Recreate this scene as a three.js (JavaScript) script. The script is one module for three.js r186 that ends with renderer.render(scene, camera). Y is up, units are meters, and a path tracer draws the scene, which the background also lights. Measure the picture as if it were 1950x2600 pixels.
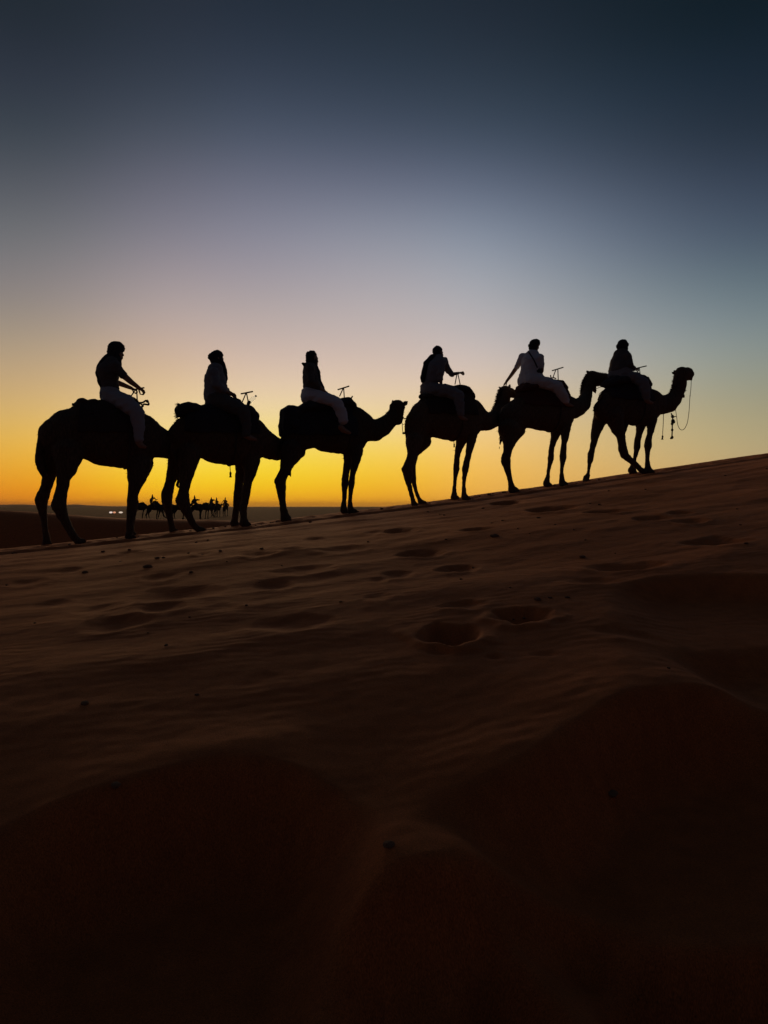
import * as THREE from 'three';
import { ImprovedNoise } from 'three/addons/math/ImprovedNoise.js';
import { mergeGeometries } from 'three/addons/utils/BufferGeometryUtils.js';

// ------------------------------------------------------------------ camera, sky, light, exposure
const scene = new THREE.Scene();
const EYE = 1.27, FPX = 1964;                       // eye height (m), focal length in photograph pixels
const PITCH = -Math.atan(13 / FPX);
const camera = new THREE.PerspectiveCamera(2 * Math.atan(1300 / FPX) * 180 / Math.PI, 0.75, 0.05, 80000);
camera.position.set(0, EYE, 0);
camera.rotation.x = PITCH;
scene.add(camera);
const renderer = new THREE.WebGLRenderer({ antialias: true });
renderer.toneMapping = THREE.LinearToneMapping;
renderer.toneMappingExposure = 1;
renderer.shadowMap.enabled = true;

const s2l = c => { c /= 255; return c <= 0.04045 ? c / 12.92 : Math.pow((c + 0.055) / 1.055, 2.4); };
const clamp = (x, a, b) => Math.min(b, Math.max(a, x));
const lerp = (a, b, t) => a + (b - a) * t;
const smooth = (a, b, x) => { const t = clamp((x - a) / (b - a), 0, 1); return t * t * (3 - 2 * t); };

// dusk sky: colour by azimuth (degrees, 0 = -z, + = east of it) and elevation; the glow of the set sun lies near az -12
const SKY = [
  [-180, [[0, 27, 26, 31], [6, 30, 28, 35], [14, 26, 28, 35], [30, 21, 26, 34], [60, 18, 25, 34], [90, 20, 28, 37]]],
  [-95, [[0, 78, 70, 66], [6, 82, 78, 84], [14, 68, 72, 86], [30, 40, 48, 62], [60, 27, 35, 47], [90, 20, 28, 37]]],
  [-52, [[0, 186, 128, 74], [3, 178, 140, 92], [6, 158, 136, 108], [10, 132, 124, 120], [16, 92, 98, 108], [22, 62, 70, 82], [30, 38, 46, 58], [60, 27, 36, 47], [90, 20, 28, 37]]],
  [-25.6, [[0, 228, 132, 28], [0.9, 230, 142, 28], [2.3, 232, 165, 45], [4.1, 231, 181, 76], [6.2, 215, 178, 110], [8.6, 195, 165, 125], [10.6, 175, 155, 130], [12.7, 152, 140, 130], [15.2, 132, 126, 128], [17.8, 110, 112, 116], [20.9, 84, 88, 97], [24, 58, 67, 77], [27.2, 45, 52, 65], [30.4, 33, 42, 51], [60, 25, 33, 44], [90, 20, 28, 37]]],
  [-15.9, [[0, 242, 156, 30], [0.5, 243, 168, 30], [1.6, 247, 196, 32], [3, 249, 214, 64], [5, 245, 215, 140], [6.6, 235, 205, 150], [9.2, 215, 185, 150], [11.4, 198, 172, 155], [13.5, 178, 162, 158], [16.2, 155, 145, 150], [18.9, 128, 126, 138], [22.3, 98, 100, 115], [25.2, 70, 78, 92], [28.6, 49, 58, 72], [32.2, 38, 46, 58], [60, 25, 34, 46], [90, 20, 28, 37]]],
  [-9.3, [[0, 243, 156, 32], [0.4, 243, 166, 30], [1.1, 246, 188, 26], [2.5, 247, 213, 44], [4, 247, 219, 86], [6.5, 240, 215, 160], [9.3, 222, 195, 170], [11.6, 200, 178, 168], [13.8, 182, 168, 165], [16.4, 160, 152, 160], [19.3, 135, 135, 150], [22.8, 102, 106, 124], [25.7, 72, 82, 100], [29.2, 50, 60, 76], [32.9, 35, 45, 58], [60, 25, 34, 46], [90, 20, 28, 37]]],
  [0.6, [[0, 241, 158, 42], [0.6, 241, 168, 42], [2, 244, 190, 48], [4, 246, 209, 90], [6, 240, 212, 150], [9.2, 222, 198, 178], [11.1, 205, 185, 175], [13.9, 185, 175, 175], [16.6, 165, 162, 170], [19.5, 138, 143, 158], [23, 98, 105, 125], [26, 66, 77, 95], [29.5, 45, 57, 72], [33.2, 33, 44, 56], [60, 24, 33, 45], [90, 20, 28, 37]]],
  [8, [[0, 232, 160, 66], [1.2, 235, 176, 78], [2.6, 240, 186, 85], [5.1, 238, 200, 130], [9.1, 214, 194, 176], [11, 198, 185, 180], [13.8, 175, 172, 175], [16.5, 155, 160, 170], [19.3, 128, 138, 155], [22.9, 88, 98, 118], [25.7, 60, 73, 90], [29.2, 42, 54, 68], [32.9, 30, 40, 52], [60, 24, 32, 44], [90, 20, 28, 37]]],
  [25.6, [[0, 196, 150, 92], [2, 190, 158, 108], [3.6, 180, 164, 124], [4.9, 176, 161, 121], [7.5, 155, 152, 130], [10, 140, 148, 142], [12.6, 118, 132, 138], [15.1, 95, 112, 122], [17.7, 74, 88, 106], [21, 54, 66, 84], [23.7, 38, 50, 64], [27, 26, 40, 54], [30.6, 15, 29, 38], [60, 20, 29, 40], [90, 20, 28, 37]]],
  [48, [[0, 128, 108, 84], [4, 126, 118, 102], [8, 108, 112, 112], [14, 78, 90, 102], [20, 50, 62, 78], [28, 24, 36, 48], [60, 21, 30, 41], [90, 20, 28, 37]]],
  [95, [[0, 60, 58, 62], [6, 66, 66, 78], [14, 56, 62, 78], [30, 32, 41, 54], [60, 24, 33, 45], [90, 20, 28, 37]]],
  [180, [[0, 27, 26, 31], [6, 30, 28, 35], [14, 26, 28, 35], [30, 21, 26, 34], [60, 18, 25, 34], [90, 20, 28, 37]]],
];
{
  const W = 2048, H = 1024, data = new Float32Array(W * H * 4);
  // per column: monotone smooth curve over elevation sampled into a fine table
  const N = 1801, cols = SKY.map(([az, rows]) => {
    const t = new Float32Array(N * 3);
    for (let i = 0; i < N; i++) {
      const e = i * 0.05; let k = 0;
      while (k < rows.length - 2 && rows[k + 1][0] < e) k++;
      const f = clamp((e - rows[k][0]) / (rows[k + 1][0] - rows[k][0]), 0, 1);
      for (let c = 0; c < 3; c++) t[i * 3 + c] = lerp(rows[k][c + 1], rows[k + 1][c + 1], f);
    }
    let cur = t;                                    // soften the corners of the table, less near the horizon
    for (let pass = 0; pass < 3; pass++) {
      const o = new Float32Array(N * 3);
      for (let i = 0; i < N; i++) {
        const r = Math.min(22, Math.floor(i * 0.35));
        for (let c = 0; c < 3; c++) {
          let a = 0, n = 0;
          for (let j = -r; j <= r; j += 1) { const q = clamp(i + j, 0, N - 1); a += cur[q * 3 + c]; n++; }
          o[i * 3 + c] = a / n;
        }
      }
      cur = o;
    }
    return { az, t: cur };
  });
  const n = cols.length;
  for (let x = 0; x < W; x++) {
    const phi = ((x + 0.5) / W - 0.5) * 2 * Math.PI;
    const az = Math.atan2(Math.cos(phi), -Math.sin(phi)) * 180 / Math.PI;
    let k = 0; while (k < n - 2 && cols[k + 1].az <= az) k++;
    const A = cols[Math.max(0, k - 1)], B = cols[k], C = cols[k + 1], D = cols[Math.min(n - 1, k + 2)];
    const f = (az - B.az) / (C.az - B.az), dB = C.az - B.az;
    for (let y = 0; y < H; y++) {
      const el = ((y + 0.5) / H - 0.5) * 180, i = clamp(el / 0.05, 0, N - 1.001), i0 = Math.floor(i), fi = i - i0;
      const o = (y * W + x) * 4, col = [0, 0, 0];
      for (let c = 0; c < 3; c++) {
        const g = Q => lerp(Q.t[i0 * 3 + c], Q.t[i0 * 3 + 3 + c], fi);
        const b = g(B), cc = g(C);
        const mB = k > 0 ? (cc - g(A)) / (C.az - A.az) * dB : 0, mC = k < n - 2 ? (g(D) - b) / (D.az - B.az) * dB : 0;
        const f2 = f * f, f3 = f2 * f;
        const v = (2 * f3 - 3 * f2 + 1) * b + (f3 - 2 * f2 + f) * mB + (-2 * f3 + 3 * f2) * cc + (f3 - f2) * mC;
        col[c] = v;
      }
      const grey = 0.3 * col[0] + 0.55 * col[1] + 0.15 * col[2], k2 = 0.04 * smooth(7, 15, el);
      for (let c = 0; c < 3; c++) {
        data[o + c] = s2l(clamp(lerp(col[c], grey, k2), 4, 255)) * (1 + 0.32 * Math.exp(-Math.max(0, el) / 0.8) + 0.12 * Math.exp(-Math.max(0, el) / 6));   // as bright as it is before the haze dims it
      }
      data[o + 3] = 1;
    }
  }
  const tex = new THREE.DataTexture(data, W, H, THREE.RGBAFormat, THREE.FloatType);
  tex.mapping = THREE.EquirectangularReflectionMapping;
  tex.magFilter = tex.minFilter = THREE.LinearFilter; tex.needsUpdate = true;
  scene.background = tex; scene.environment = tex;
}
const addedGlow = new THREE.DirectionalLight(new THREE.Color().setRGB(1, 0.62, 0.32), 0.73);   // added low light above the horizon glow, brightens the sand after sunset
{
  const az = -12 * Math.PI / 180, el = 6 * Math.PI / 180;
  addedGlow.position.set(Math.sin(az) * Math.cos(el) * 60, Math.sin(el) * 60 + 1, -Math.cos(az) * Math.cos(el) * 60 - 13);
  addedGlow.target.position.set(0, 1, -13); scene.add(addedGlow, addedGlow.target);
  addedGlow.castShadow = true; addedGlow.shadow.radius = 36; addedGlow.shadow.mapSize.set(2048, 2048);
  Object.assign(addedGlow.shadow.camera, { left: -30, right: 30, top: 20, bottom: -20, near: 1, far: 160 });
}

// ------------------------------------------------------------------ helpers
const NZ = new ImprovedNoise();
const noise = (x, y, z = 0.5) => NZ.noise(x, y, z);
let seed = 7;
const rnd = () => { seed = (seed * 1664525 + 1013904223) >>> 0; return seed / 4294967296; };
const used = {};
const numbered = nm => { const k = used[nm] = (used[nm] ?? -1) + 1; return k ? nm + '_' + String(k).padStart(3, '0') : nm; };
function tag(o, label, category, group) { o.userData.label = label; o.userData.category = category; if (group) o.userData.group = group; return o; }
function mesh(name, geo, mat, parent) {
  const m = new THREE.Mesh(geo, mat); m.name = name; m.castShadow = m.receiveShadow = true; if (parent) parent.add(m); return m;
}

// pixel of the photograph -> direction from the eye (before any distance is known)
const sp = Math.sin(PITCH), cp = Math.cos(PITCH);
function ray(u, v) {
  const x = (u - 975) / FPX, y = -(v - 1300) / FPX, z = -1;
  return [x, y * cp - z * sp, y * sp + z * cp];
}
// the caravan's line on the ground: straight, along (HX, HZ); s along it, p across it (+ towards the photographer)
const TH = Math.atan(0.5435), HX = Math.cos(TH), HZ = -Math.sin(TH), NX = Math.sin(TH), NZZ = Math.cos(TH), PD = 13.445 * Math.cos(TH);
const toS = (x, z) => x * HX + z * HZ, toP = (x, z) => x * NX + z * NZZ + PD;
function onPath(u, v, w) {                       // pixel seen on the upright plane p = w: [s, y (world), p, depth]
  const d = ray(u, v), k = (w - PD) / (d[0] * NX + d[2] * NZZ);
  return [toS(d[0] * k, d[2] * k), d[1] * k + EYE, w, -d[2] * k];
}

// ------------------------------------------------------------------ terrain
const FOOT = [[-160, 1414], [0, 1397], [123, 1386], [216, 1376], [332, 1365], [440, 1351], [509, 1346], [594, 1338], [627, 1334], [725, 1320], [885, 1302], [1053, 1282], [1154, 1270], [1299, 1248], [1388, 1237], [1427, 1232], [1488, 1222], [1604, 1206], [1650, 1198], [1800, 1176], [1950, 1153]]
  .map(([u, v]) => onPath(u, v, 0)).map(q => [q[0], q[1] - EYE]);
const PLAIN = -1.5;
function pathRaw(s) {
  const a = FOOT[0], b = FOOT[FOOT.length - 1];
  if (s <= a[0]) { const q = a[0] - s; return a[1] - 1.0 * (1 - Math.exp(-q * 0.11)); }
  if (s >= b[0]) { const q = s - b[0]; return b[1] + 2.4 * (1 - Math.exp(-q * 0.05)); }
  let k = 0; while (FOOT[k + 1][0] < s) k++;
  return lerp(FOOT[k][1], FOOT[k + 1][1], (s - FOOT[k][0]) / (FOOT[k + 1][0] - FOOT[k][0]));
}
const PT = []; const PS0 = -60, PSS = 0.1;
for (let i = 0; i < 1600; i++) { const s = PS0 + i * PSS; let a = 0, n = 0; for (let j = -5; j <= 5; j++) { const w = 6 - Math.abs(j); a += w * pathRaw(s + j * 0.12); n += w; } PT.push(a / n); }
const pathY = s => { const f = clamp((s - PS0) / PSS, 0, PT.length - 1.01), i = Math.floor(f); return lerp(PT[i], PT[i + 1], f - i); };
const smax = (a, b, k) => { const h = Math.max(k - Math.abs(a - b), 0) / k; return Math.max(a, b) + h * h * k * 0.25; };
// crest of the dune beyond the hollow on the left, by bearing
const D2 = [[-700, 1268], [-300, 1280], [0, 1295], [116, 1302], [212, 1309.5], [309, 1316], [424, 1319], [540, 1320], [640, 1326], [760, 1345], [900, 1372], [2600, 1372]];
function dune2(x, z) {
  const d = -z; if (d < 12 || d > 90) return -9;
  const u = 975 + FPX * x / d; let k = 0; while (k < D2.length - 2 && D2[k + 1][0] < u) k++;
  const v = lerp(D2[k][1], D2[k + 1][1], clamp((u - D2[k][0]) / (D2[k + 1][0] - D2[k][0]), 0, 1));
  const dc = 27, yc = -(v - 1287) / FPX * dc, q = d < dc ? (dc - d) / 4.4 : (d - dc) / 9;
  return PLAIN - 1.4 + (yc - PLAIN + 1.4) * Math.exp(-q * q * 1.4);
}
function baseY(x, z) {
  const s = toS(x, z), p = toP(x, z), r = Math.hypot(x, z);
  let y = pathY(s);
  if (p > 0) y -= 0.014 * p + (p < 7.2 ? 0 : p < 12 ? 0.02 * (p - 7.2) ** 2 : 0.461 + 0.192 * (p - 12) / (1 + (p - 12) * 0.2));
  else { const q = -p; y -= q < 0.6 ? 0.02 * q : 0.012 + 0.02 * (q - 0.6) + (q < 1.8 ? 0.15 * (q - 0.6) ** 2 : 0.216 + 0.38 * (q - 1.8)); }
  y = smax(y, PLAIN - 0.9 * (1 - smooth(20, 50, r)), 0.5);
  y = lerp(y, PLAIN, smooth(45, 85, r));
  y = smax(y, dune2(x, z), 0.3);
  return y;                                       // relative to the eye
}
const DIPS = [], LIPS = [];
function fine(x, z) {
  const s = toS(x, z), p = toP(x, z), r = Math.hypot(x, z);
  let y = 0;
  const near = 1 - smooth(26, 60, r);
  if (near > 0) {
    // wind-smoothed undulation, longer along the caravan's line
    y += near * (0.045 * noise(s * 0.35 + 3, p * 0.7, 1.5) + 0.016 * noise(s * 0.9, p * 2.1, 4.5) + 0.007 * noise(s * 2.4, p * 5.2, 7.5)) * smooth(0.1, 2.2, Math.abs(p));
    y += near * 0.0035 * noise(s * 9, p * 19, 2.5);
    // trampled line where the camels walk, and the lips of thrown-up sand beside it
    if (p > -1.5 && p < 4) {
      const t = Math.exp(-(((p - 0.05) / 0.5) ** 2));
      y += t * (0.034 * noise(s * 5.5, p * 5.5, 9.5) + 0.012 * noise(s * 13, p * 13, 3.2));
      for (const [c, a, w] of [[0.62, 0.024, 0.1], [1.55, 0.009, 0.14], [2.7, 0.006, 0.18]]) {
        const cc = c + 0.09 * noise(s * 0.8, c * 3, 6.1) + 0.03 * noise(s * 3, c, 2.2), q = (p - cc) / w;
        y += a * (0.8 + 0.5 * noise(s * 2.2, c * 9)) * (q > 0 ? Math.exp(-q * q * 2.4) : Math.exp(-q * q * 0.5));
        y -= a * 0.6 * Math.exp(-(((p - cc - w * 1.7) / w) ** 2));
      }
    }
  } else y += 0.06 * noise(x * 0.07, z * 0.03, 5.5) * smooth(30, 80, r) * (1 - smooth(300, 800, r));
  for (const D of DIPS) {
    const dx = x - D.x, dz = z - D.z; if (dx * dx + dz * dz > D.R2) continue;
    let a = (dx * D.cx + dz * D.cz) / D.rx, b = (-dx * D.cz + dz * D.cx) / D.rz;   // b = + towards the photographer
    const wob = 0.34 * noise(dx * 1.3 / D.rx + D.x * 3, dz * 1.3 / D.rz, D.z); a *= 1 + wob; b *= 1 - wob; b += 0.22 * noise(dx * 2.6 / D.rx, dz * 1.1 / D.rz, D.x * 7) + 0.25 * a * a * Math.sin(D.x * 9);
    const q = Math.hypot(a, b);
    if (q < 1) y -= D.h * (1 - q * q) ** 1.5 * (1 - 0.55 * b);
    y += D.h * 0.16 * Math.exp(-(((q - 1.08) / 0.28) ** 2)) * (0.7 + 0.7 * b);
  }
  for (const L of LIPS) {
    if (x < L.x0 || x > L.x1 || z < L.z0 || z > L.z1) continue;
    // frame of the crest's chord: a along it, b from it towards the photographer
    const al = ((x - L.o[0]) * L.c[0] + (z - L.o[1]) * L.c[1]) / L.len, bb = -(x - L.o[0]) * L.c[1] + (z - L.o[1]) * L.c[0];
    if (al <= 0 || al >= 1) continue;
    const q0 = al * 40, i0 = Math.min(39, Math.floor(q0)), e = bb - lerp(L.off[i0], L.off[i0 + 1], q0 - i0) + 0.05 * noise(x * 2.2, z * 2.2, 4.4);
    const taper = smooth(0, 0.3, al) * (1 - smooth(0.7, 1, al));
    const f = e > 0 ? (e < L.w ? 0.5 - 0.5 * Math.cos(Math.PI * e / L.w) : Math.exp(-(((e - L.w) / (L.w * 6)) ** 2))) : 0;
    const up = e > 0 ? Math.exp(-((e / (L.w * 0.35)) ** 2)) : Math.exp(-((e / (L.w * 1.3)) ** 2));
    y += taper * L.h * (0.15 * up - f);
  }
  return y;
}
const groundRel = (x, z) => baseY(x, z) + fine(x, z);
function hit(u, v, f = groundRel) {                 // where the ground is seen at this pixel: [x, z]
  const d = ray(u, v); let a = 0.4, b = 0.4;
  for (let k = 0; k < 900; k++) { b = a * 1.012; if (d[1] * b < f(d[0] * b, d[2] * b)) break; a = b; }
  for (let k = 0; k < 12; k++) { const m = (a + b) / 2; if (d[1] * m < f(d[0] * m, d[2] * m)) b = m; else a = m; }
  return [d[0] * b, d[2] * b];
}
const dip = (u, v, hw, hh, h) => {                   // hollow trodden in the sand, size from its width and height in the picture
  const c = hit(u, v, baseY), a = hit(u, v - hh, baseY), b = hit(u, v + hh, baseY), d = Math.hypot(...c);
  const rx = hw / FPX * d, rz = clamp(Math.hypot(a[0] - b[0], a[1] - b[1]) / 2, rx * 0.5, rx * 1.6);
  const l = Math.hypot(...c);
  DIPS.push({ x: c[0], z: c[1], rx, rz, h: 0.78 * h * Math.min(rx, rz), cx: -c[1] / l, cz: c[0] / l, R2: (Math.max(rx, rz) * 1.7) ** 2 });
};
for (const [x, y, w, h, k] of [[500, 565, 165, 34, .36], [700, 503, 105, 28, .34], [760, 432, 230, 38, .26], [690, 362, 80, 16, .3], [1180, 398, 115, 26, .3], [1310, 333, 150, 22, .24], [1250, 570, 215, 40, .22], [1480, 246, 115, 15, .26], [1270, 250, 60, 10, .28], [1625, 170, 60, 9, .3], [1360, 203, 55, 8, .3], [1640, 367, 60, 16, .3], [1630, 450, 70, 22, .3], [300, 335, 60, 12, .3], [120, 380, 90, 14, .24], [230, 470, 90, 20, .2], [880, 272, 50, 9, .3], [1120, 275, 90, 12, .3], [560, 262, 70, 8, .3], [960, 505, 90, 20, .16], [440, 500, 120, 26, .2]])
  dip(x / 1.7015, 1250 + y / 1.7015, w / 1.7015, h / 1.7015, k * 0.5);
for (const [x, y, w, h, k] of [[285, 868, 155, 54, .72], [595, 785, 135, 40, .6], [320, 572, 100, 24, .32], [160, 513, 115, 20, .26], [1050, 577, 195, 24, .26], [720, 330, 120, 14, .28], [960, 340, 100, 12, .26], [1330, 386, 70, 14, .28], [1150, 375, 80, 12, .26], [1440, 465, 120, 22, .22], [540, 300, 90, 12, .26], [1270, 350, 60, 9, .26], [60, 600, 90, 22, .2], [340, 735, 110, 22, .22], [700, 960, 80, 20, .25], [240, 950, 90, 14, .25], [480, 968, 50, 14, .3], [1050, 860, 180, 30, .15], [900, 640, 120, 18, .18], [70, 420, 90, 14, .24], [400, 420, 80, 10, .24]])
  dip(975 + x / 1.7015, 1100 + y / 1.7015, w / 1.7015, h / 1.7015, k);
for (const [pts, w, h] of [
  [[[-120, 2130], [60, 2075], [250, 2015], [450, 1965], [640, 1946], [780, 1958], [900, 2000], [980, 2040]], 0.24, 0.26],
  [[[960, 2050], [1080, 2010], [1260, 1965], [1380, 1905], [1460, 1835], [1560, 1785], [1700, 1755], [1850, 1745], [2100, 1760]], 0.26, 0.26],
  [[[760, 2320], [880, 2262], [1010, 2215], [1160, 2190], [1290, 2200], [1400, 2240]], 0.18, 0.24],
  [[[1080, 2190], [1230, 2140], [1400, 2108], [1540, 2112], [1640, 2140]], 0.14, 0.12],
  [[[1460, 2230], [1560, 2178], [1680, 2172], [1830, 2185], [2050, 2190], [2300, 2230]], 0.18, 0.24],
  [[[1520, 1490], [1650, 1470], [1800, 1460], [2000, 1468], [2200, 1490]], 0.3, 0.09],
  [[[1640, 1640], [1760, 1625], [1950, 1610], [2200, 1620]], 0.3, 0.09],
]) {
  const P = pts.map(([u, v]) => hit(u, v, baseY)), A = P[0], B = P[P.length - 1], len = Math.hypot(B[0] - A[0], B[1] - A[1]), c = [(B[0] - A[0]) / len, (B[1] - A[1]) / len], m = w * 16;
  const Q = P.map(q => [((q[0] - A[0]) * c[0] + (q[1] - A[1]) * c[1]) / len, -(q[0] - A[0]) * c[1] + (q[1] - A[1]) * c[0]]).sort((i, j) => i[0] - j[0]);
  let off = []; for (let i = 0; i <= 40; i++) { const al = i / 40; let k = 0; while (k < Q.length - 2 && Q[k + 1][0] < al) k++; off.push(lerp(Q[k][1], Q[k + 1][1], clamp((al - Q[k][0]) / (Q[k + 1][0] - Q[k][0] + 1e-9), 0, 1))); }
  for (let s = 0; s < 3; s++) off = off.map((v, i) => (off[Math.max(0, i - 1)] + 2 * v + off[Math.min(40, i + 1)]) / 4);
  LIPS.push({ o: A, c, len, off, w, h, x0: Math.min(...P.map(q => q[0])) - m, x1: Math.max(...P.map(q => q[0])) + m, z0: Math.min(...P.map(q => q[1])) - m, z1: Math.max(...P.map(q => q[1])) + m });
}
function noiseTex(size, fn, srgb) {
  const d = new Uint8Array(size * size * 4);
  for (let y = 0; y < size; y++) for (let x = 0; x < size; x++) { const c = fn(x, y), o = (y * size + x) * 4; d[o] = c[0]; d[o + 1] = c[1]; d[o + 2] = c[2]; d[o + 3] = 255; }
  const t = new THREE.DataTexture(d, size, size); t.wrapS = t.wrapT = THREE.RepeatWrapping; t.magFilter = THREE.LinearFilter; t.minFilter = THREE.LinearMipmapLinearFilter; t.generateMipmaps = true;
  if (srgb) t.colorSpace = THREE.SRGBColorSpace; t.needsUpdate = true; return t;
}
const sandCol = noiseTex(1024, (x, y) => {
  const g = rnd(), big = noise(x / 128 * 2, y / 128 * 2, 3.3) * 0.5 + noise(x / 1024 * 32, y / 1024 * 32, 1.3) * 0.5, k = 1 + 0.3 * (g - 0.5) + 0.1 * big, dk = g > 0.985 ? 0.55 : 1;
  return [192 * k * dk, 107 * k * dk, 58 * k * dk].map(c => clamp(c, 0, 255));
}, true);
const sandBump = noiseTex(1024, (x, y) => {
  const X = x / 1024 * 2 * Math.PI, Y = y / 1024 * 2 * Math.PI, warp = 0.9 * Math.sin(2 * X + Y + 1) + 0.6 * Math.sin(3 * X - 2 * Y + 2) + 0.5 * Math.sin(5 * X + 3 * Y) + 0.3 * Math.sin(9 * X - 4 * Y + 0.5);
  const patch = clamp(0.5 + 0.4 * Math.sin(X + 2 * Y + 0.7) + 0.3 * Math.sin(3 * X - Y + 2.1), 0, 1);
  const k = 128 + 60 * (rnd() - 0.5) + 24 * noise(x / 16, y / 16, 8.3) + 52 * patch * Math.sin(19 * Y + 4 * X + 1.6 * warp); return [k, k, k];
});
const darkenedGravelCol = noiseTex(512, (x, y) => { const k = 1 + 0.5 * (rnd() - 0.5) + 0.25 * noise(x / 32, y / 32, 6.3) + 0.2 * noise(x / 128, y / 128, 2.7); return [132 * k, 92 * k, 58 * k].map(c => clamp(c, 0, 255)); }, true);  // gravel colour darkened below the sand to hold down the plain's brightness
darkenedGravelCol.repeat.set(0.12, 0.12); sandCol.repeat.set(0.6, 0.6); sandBump.repeat.set(0.6, 0.6);
const sandMat = new THREE.MeshPhysicalMaterial({ map: sandCol, bumpMap: sandBump, bumpScale: 0.004, roughness: 0.85, specularIntensity: 0.15, sheen: 0.3, sheenColor: new THREE.Color().setRGB(0.8, 0.36, 0.16), sheenRoughness: 0.6 });
{
  const ang = [], rad = [];
  const D = Math.PI / 180;
  for (let i = 0; i <= 640; i++) ang.push((-42 + 84 * i / 640) * D);
  for (let i = 1; i < 110; i++) ang.push((42 + 276 * i / 110) * D);
  const seg = (a, b, n) => { for (let i = 0; i < n; i++) rad.push(a * Math.pow(b / a, i / n)); };
  seg(0.2, 1.2, 24); seg(1.2, 22, 430); seg(22, 120, 100); seg(120, 46000, 60); rad.push(46000);
  const A = ang.length, R = rad.length, pos = new Float32Array((A * R + 1) * 3), uv = new Float32Array((A * R + 1) * 2), idx = [];
  for (let j = 0; j < R; j++) for (let i = 0; i < A; i++) {
    const x = Math.sin(ang[i]) * rad[j], z = -Math.cos(ang[i]) * rad[j], o = j * A + i;
    pos[o * 3] = x; pos[o * 3 + 1] = groundRel(x, z) + EYE; pos[o * 3 + 2] = z; uv[o * 2] = x; uv[o * 2 + 1] = z;
  }
  const c = A * R; pos[c * 3 + 1] = groundRel(0, 0) + EYE;
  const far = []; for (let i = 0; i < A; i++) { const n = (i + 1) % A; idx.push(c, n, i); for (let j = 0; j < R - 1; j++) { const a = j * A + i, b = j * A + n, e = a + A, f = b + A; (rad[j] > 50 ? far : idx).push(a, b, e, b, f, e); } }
  const g = new THREE.BufferGeometry();
  g.setAttribute('position', new THREE.BufferAttribute(pos, 3)); g.setAttribute('uv', new THREE.BufferAttribute(uv, 2)); g.setIndex(idx); g.computeVertexNormals();
  mesh('dune_ground', g, sandMat, scene).userData.kind = 'structure';
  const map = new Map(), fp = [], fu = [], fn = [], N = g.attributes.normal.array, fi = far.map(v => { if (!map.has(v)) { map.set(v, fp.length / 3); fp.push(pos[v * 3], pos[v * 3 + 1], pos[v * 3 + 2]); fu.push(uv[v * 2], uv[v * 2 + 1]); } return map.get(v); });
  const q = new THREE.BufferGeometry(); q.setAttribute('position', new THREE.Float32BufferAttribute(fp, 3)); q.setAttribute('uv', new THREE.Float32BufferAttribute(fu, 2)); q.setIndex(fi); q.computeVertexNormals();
  mesh('darkened_gravel_plain', q, new THREE.MeshPhysicalMaterial({ map: darkenedGravelCol, bumpMap: sandBump, bumpScale: 0.01, roughness: 1, specularIntensity: 0.032 }), scene).userData.kind = 'structure';  // far ground, its lower light level put into a darker gravel colour
}
{ // far range of low hills on the left of the glow
  const prof = [[-2600, 1279], [-1500, 1281], [-700, 1278], [-300, 1282], [-80, 1281], [0, 1284], [60, 1283], [110, 1286], [150, 1285.5], [193, 1283], [235, 1286], [290, 1288], [345, 1286.8], [420, 1288.5], [520, 1290]];
  const d = 40000, n = 400, rows = [[-0.5, 1500], [0.45, 800], [0.8, 300], [1, 0], [0.7, -600], [-0.5, -1800]];
  const pos = [], uv = [], idx = [];
  for (let i = 0; i <= n; i++) {
    const u = lerp(-2600, 520, i / n); let k = 0; while (k < prof.length - 2 && prof[k + 1][0] < u) k++;
    const v = lerp(prof[k][1], prof[k + 1][1], (u - prof[k][0]) / (prof[k + 1][0] - prof[k][0])) + 0.5 * noise(u / 30, 2.2) + 0.3 * noise(u / 11, 6.6);
    const h = Math.max(0, (1289.5 - v) / FPX * d);
    rows.forEach(([f, o], j) => { const q = d - o * (0.8 + 0.4 * noise(u / 60, j * 3.1)), wob = j === 3 ? 0 : 6 * noise(u / 25, j * 5.7); pos.push((u - 975) / FPX * q, PLAIN + EYE + h * f + (f > 0 ? Math.min(h, 12) * 0.05 * wob : 0), -q); uv.push(u, j); });
  }
  const m = rows.length;
  for (let i = 0; i < n; i++) for (let j = 0; j < m - 1; j++) { const a = i * m + j, b = a + m; idx.push(a, b, a + 1, b, b + 1, a + 1); }
  const g = new THREE.BufferGeometry(); g.setAttribute('position', new THREE.Float32BufferAttribute(pos, 3)); g.setAttribute('uv', new THREE.Float32BufferAttribute(uv, 2)); g.setIndex(idx); g.computeVertexNormals();
  mesh('hills', g, new THREE.MeshStandardMaterial({ color: new THREE.Color().setRGB(0.3, 0.22, 0.16), roughness: 1 }), scene).userData.kind = 'structure';
}

scene.fog = new THREE.FogExp2(new THREE.Color().setRGB(1, 0.72, 0.45), 0.000022);   // thin dust haze over the plain

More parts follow.
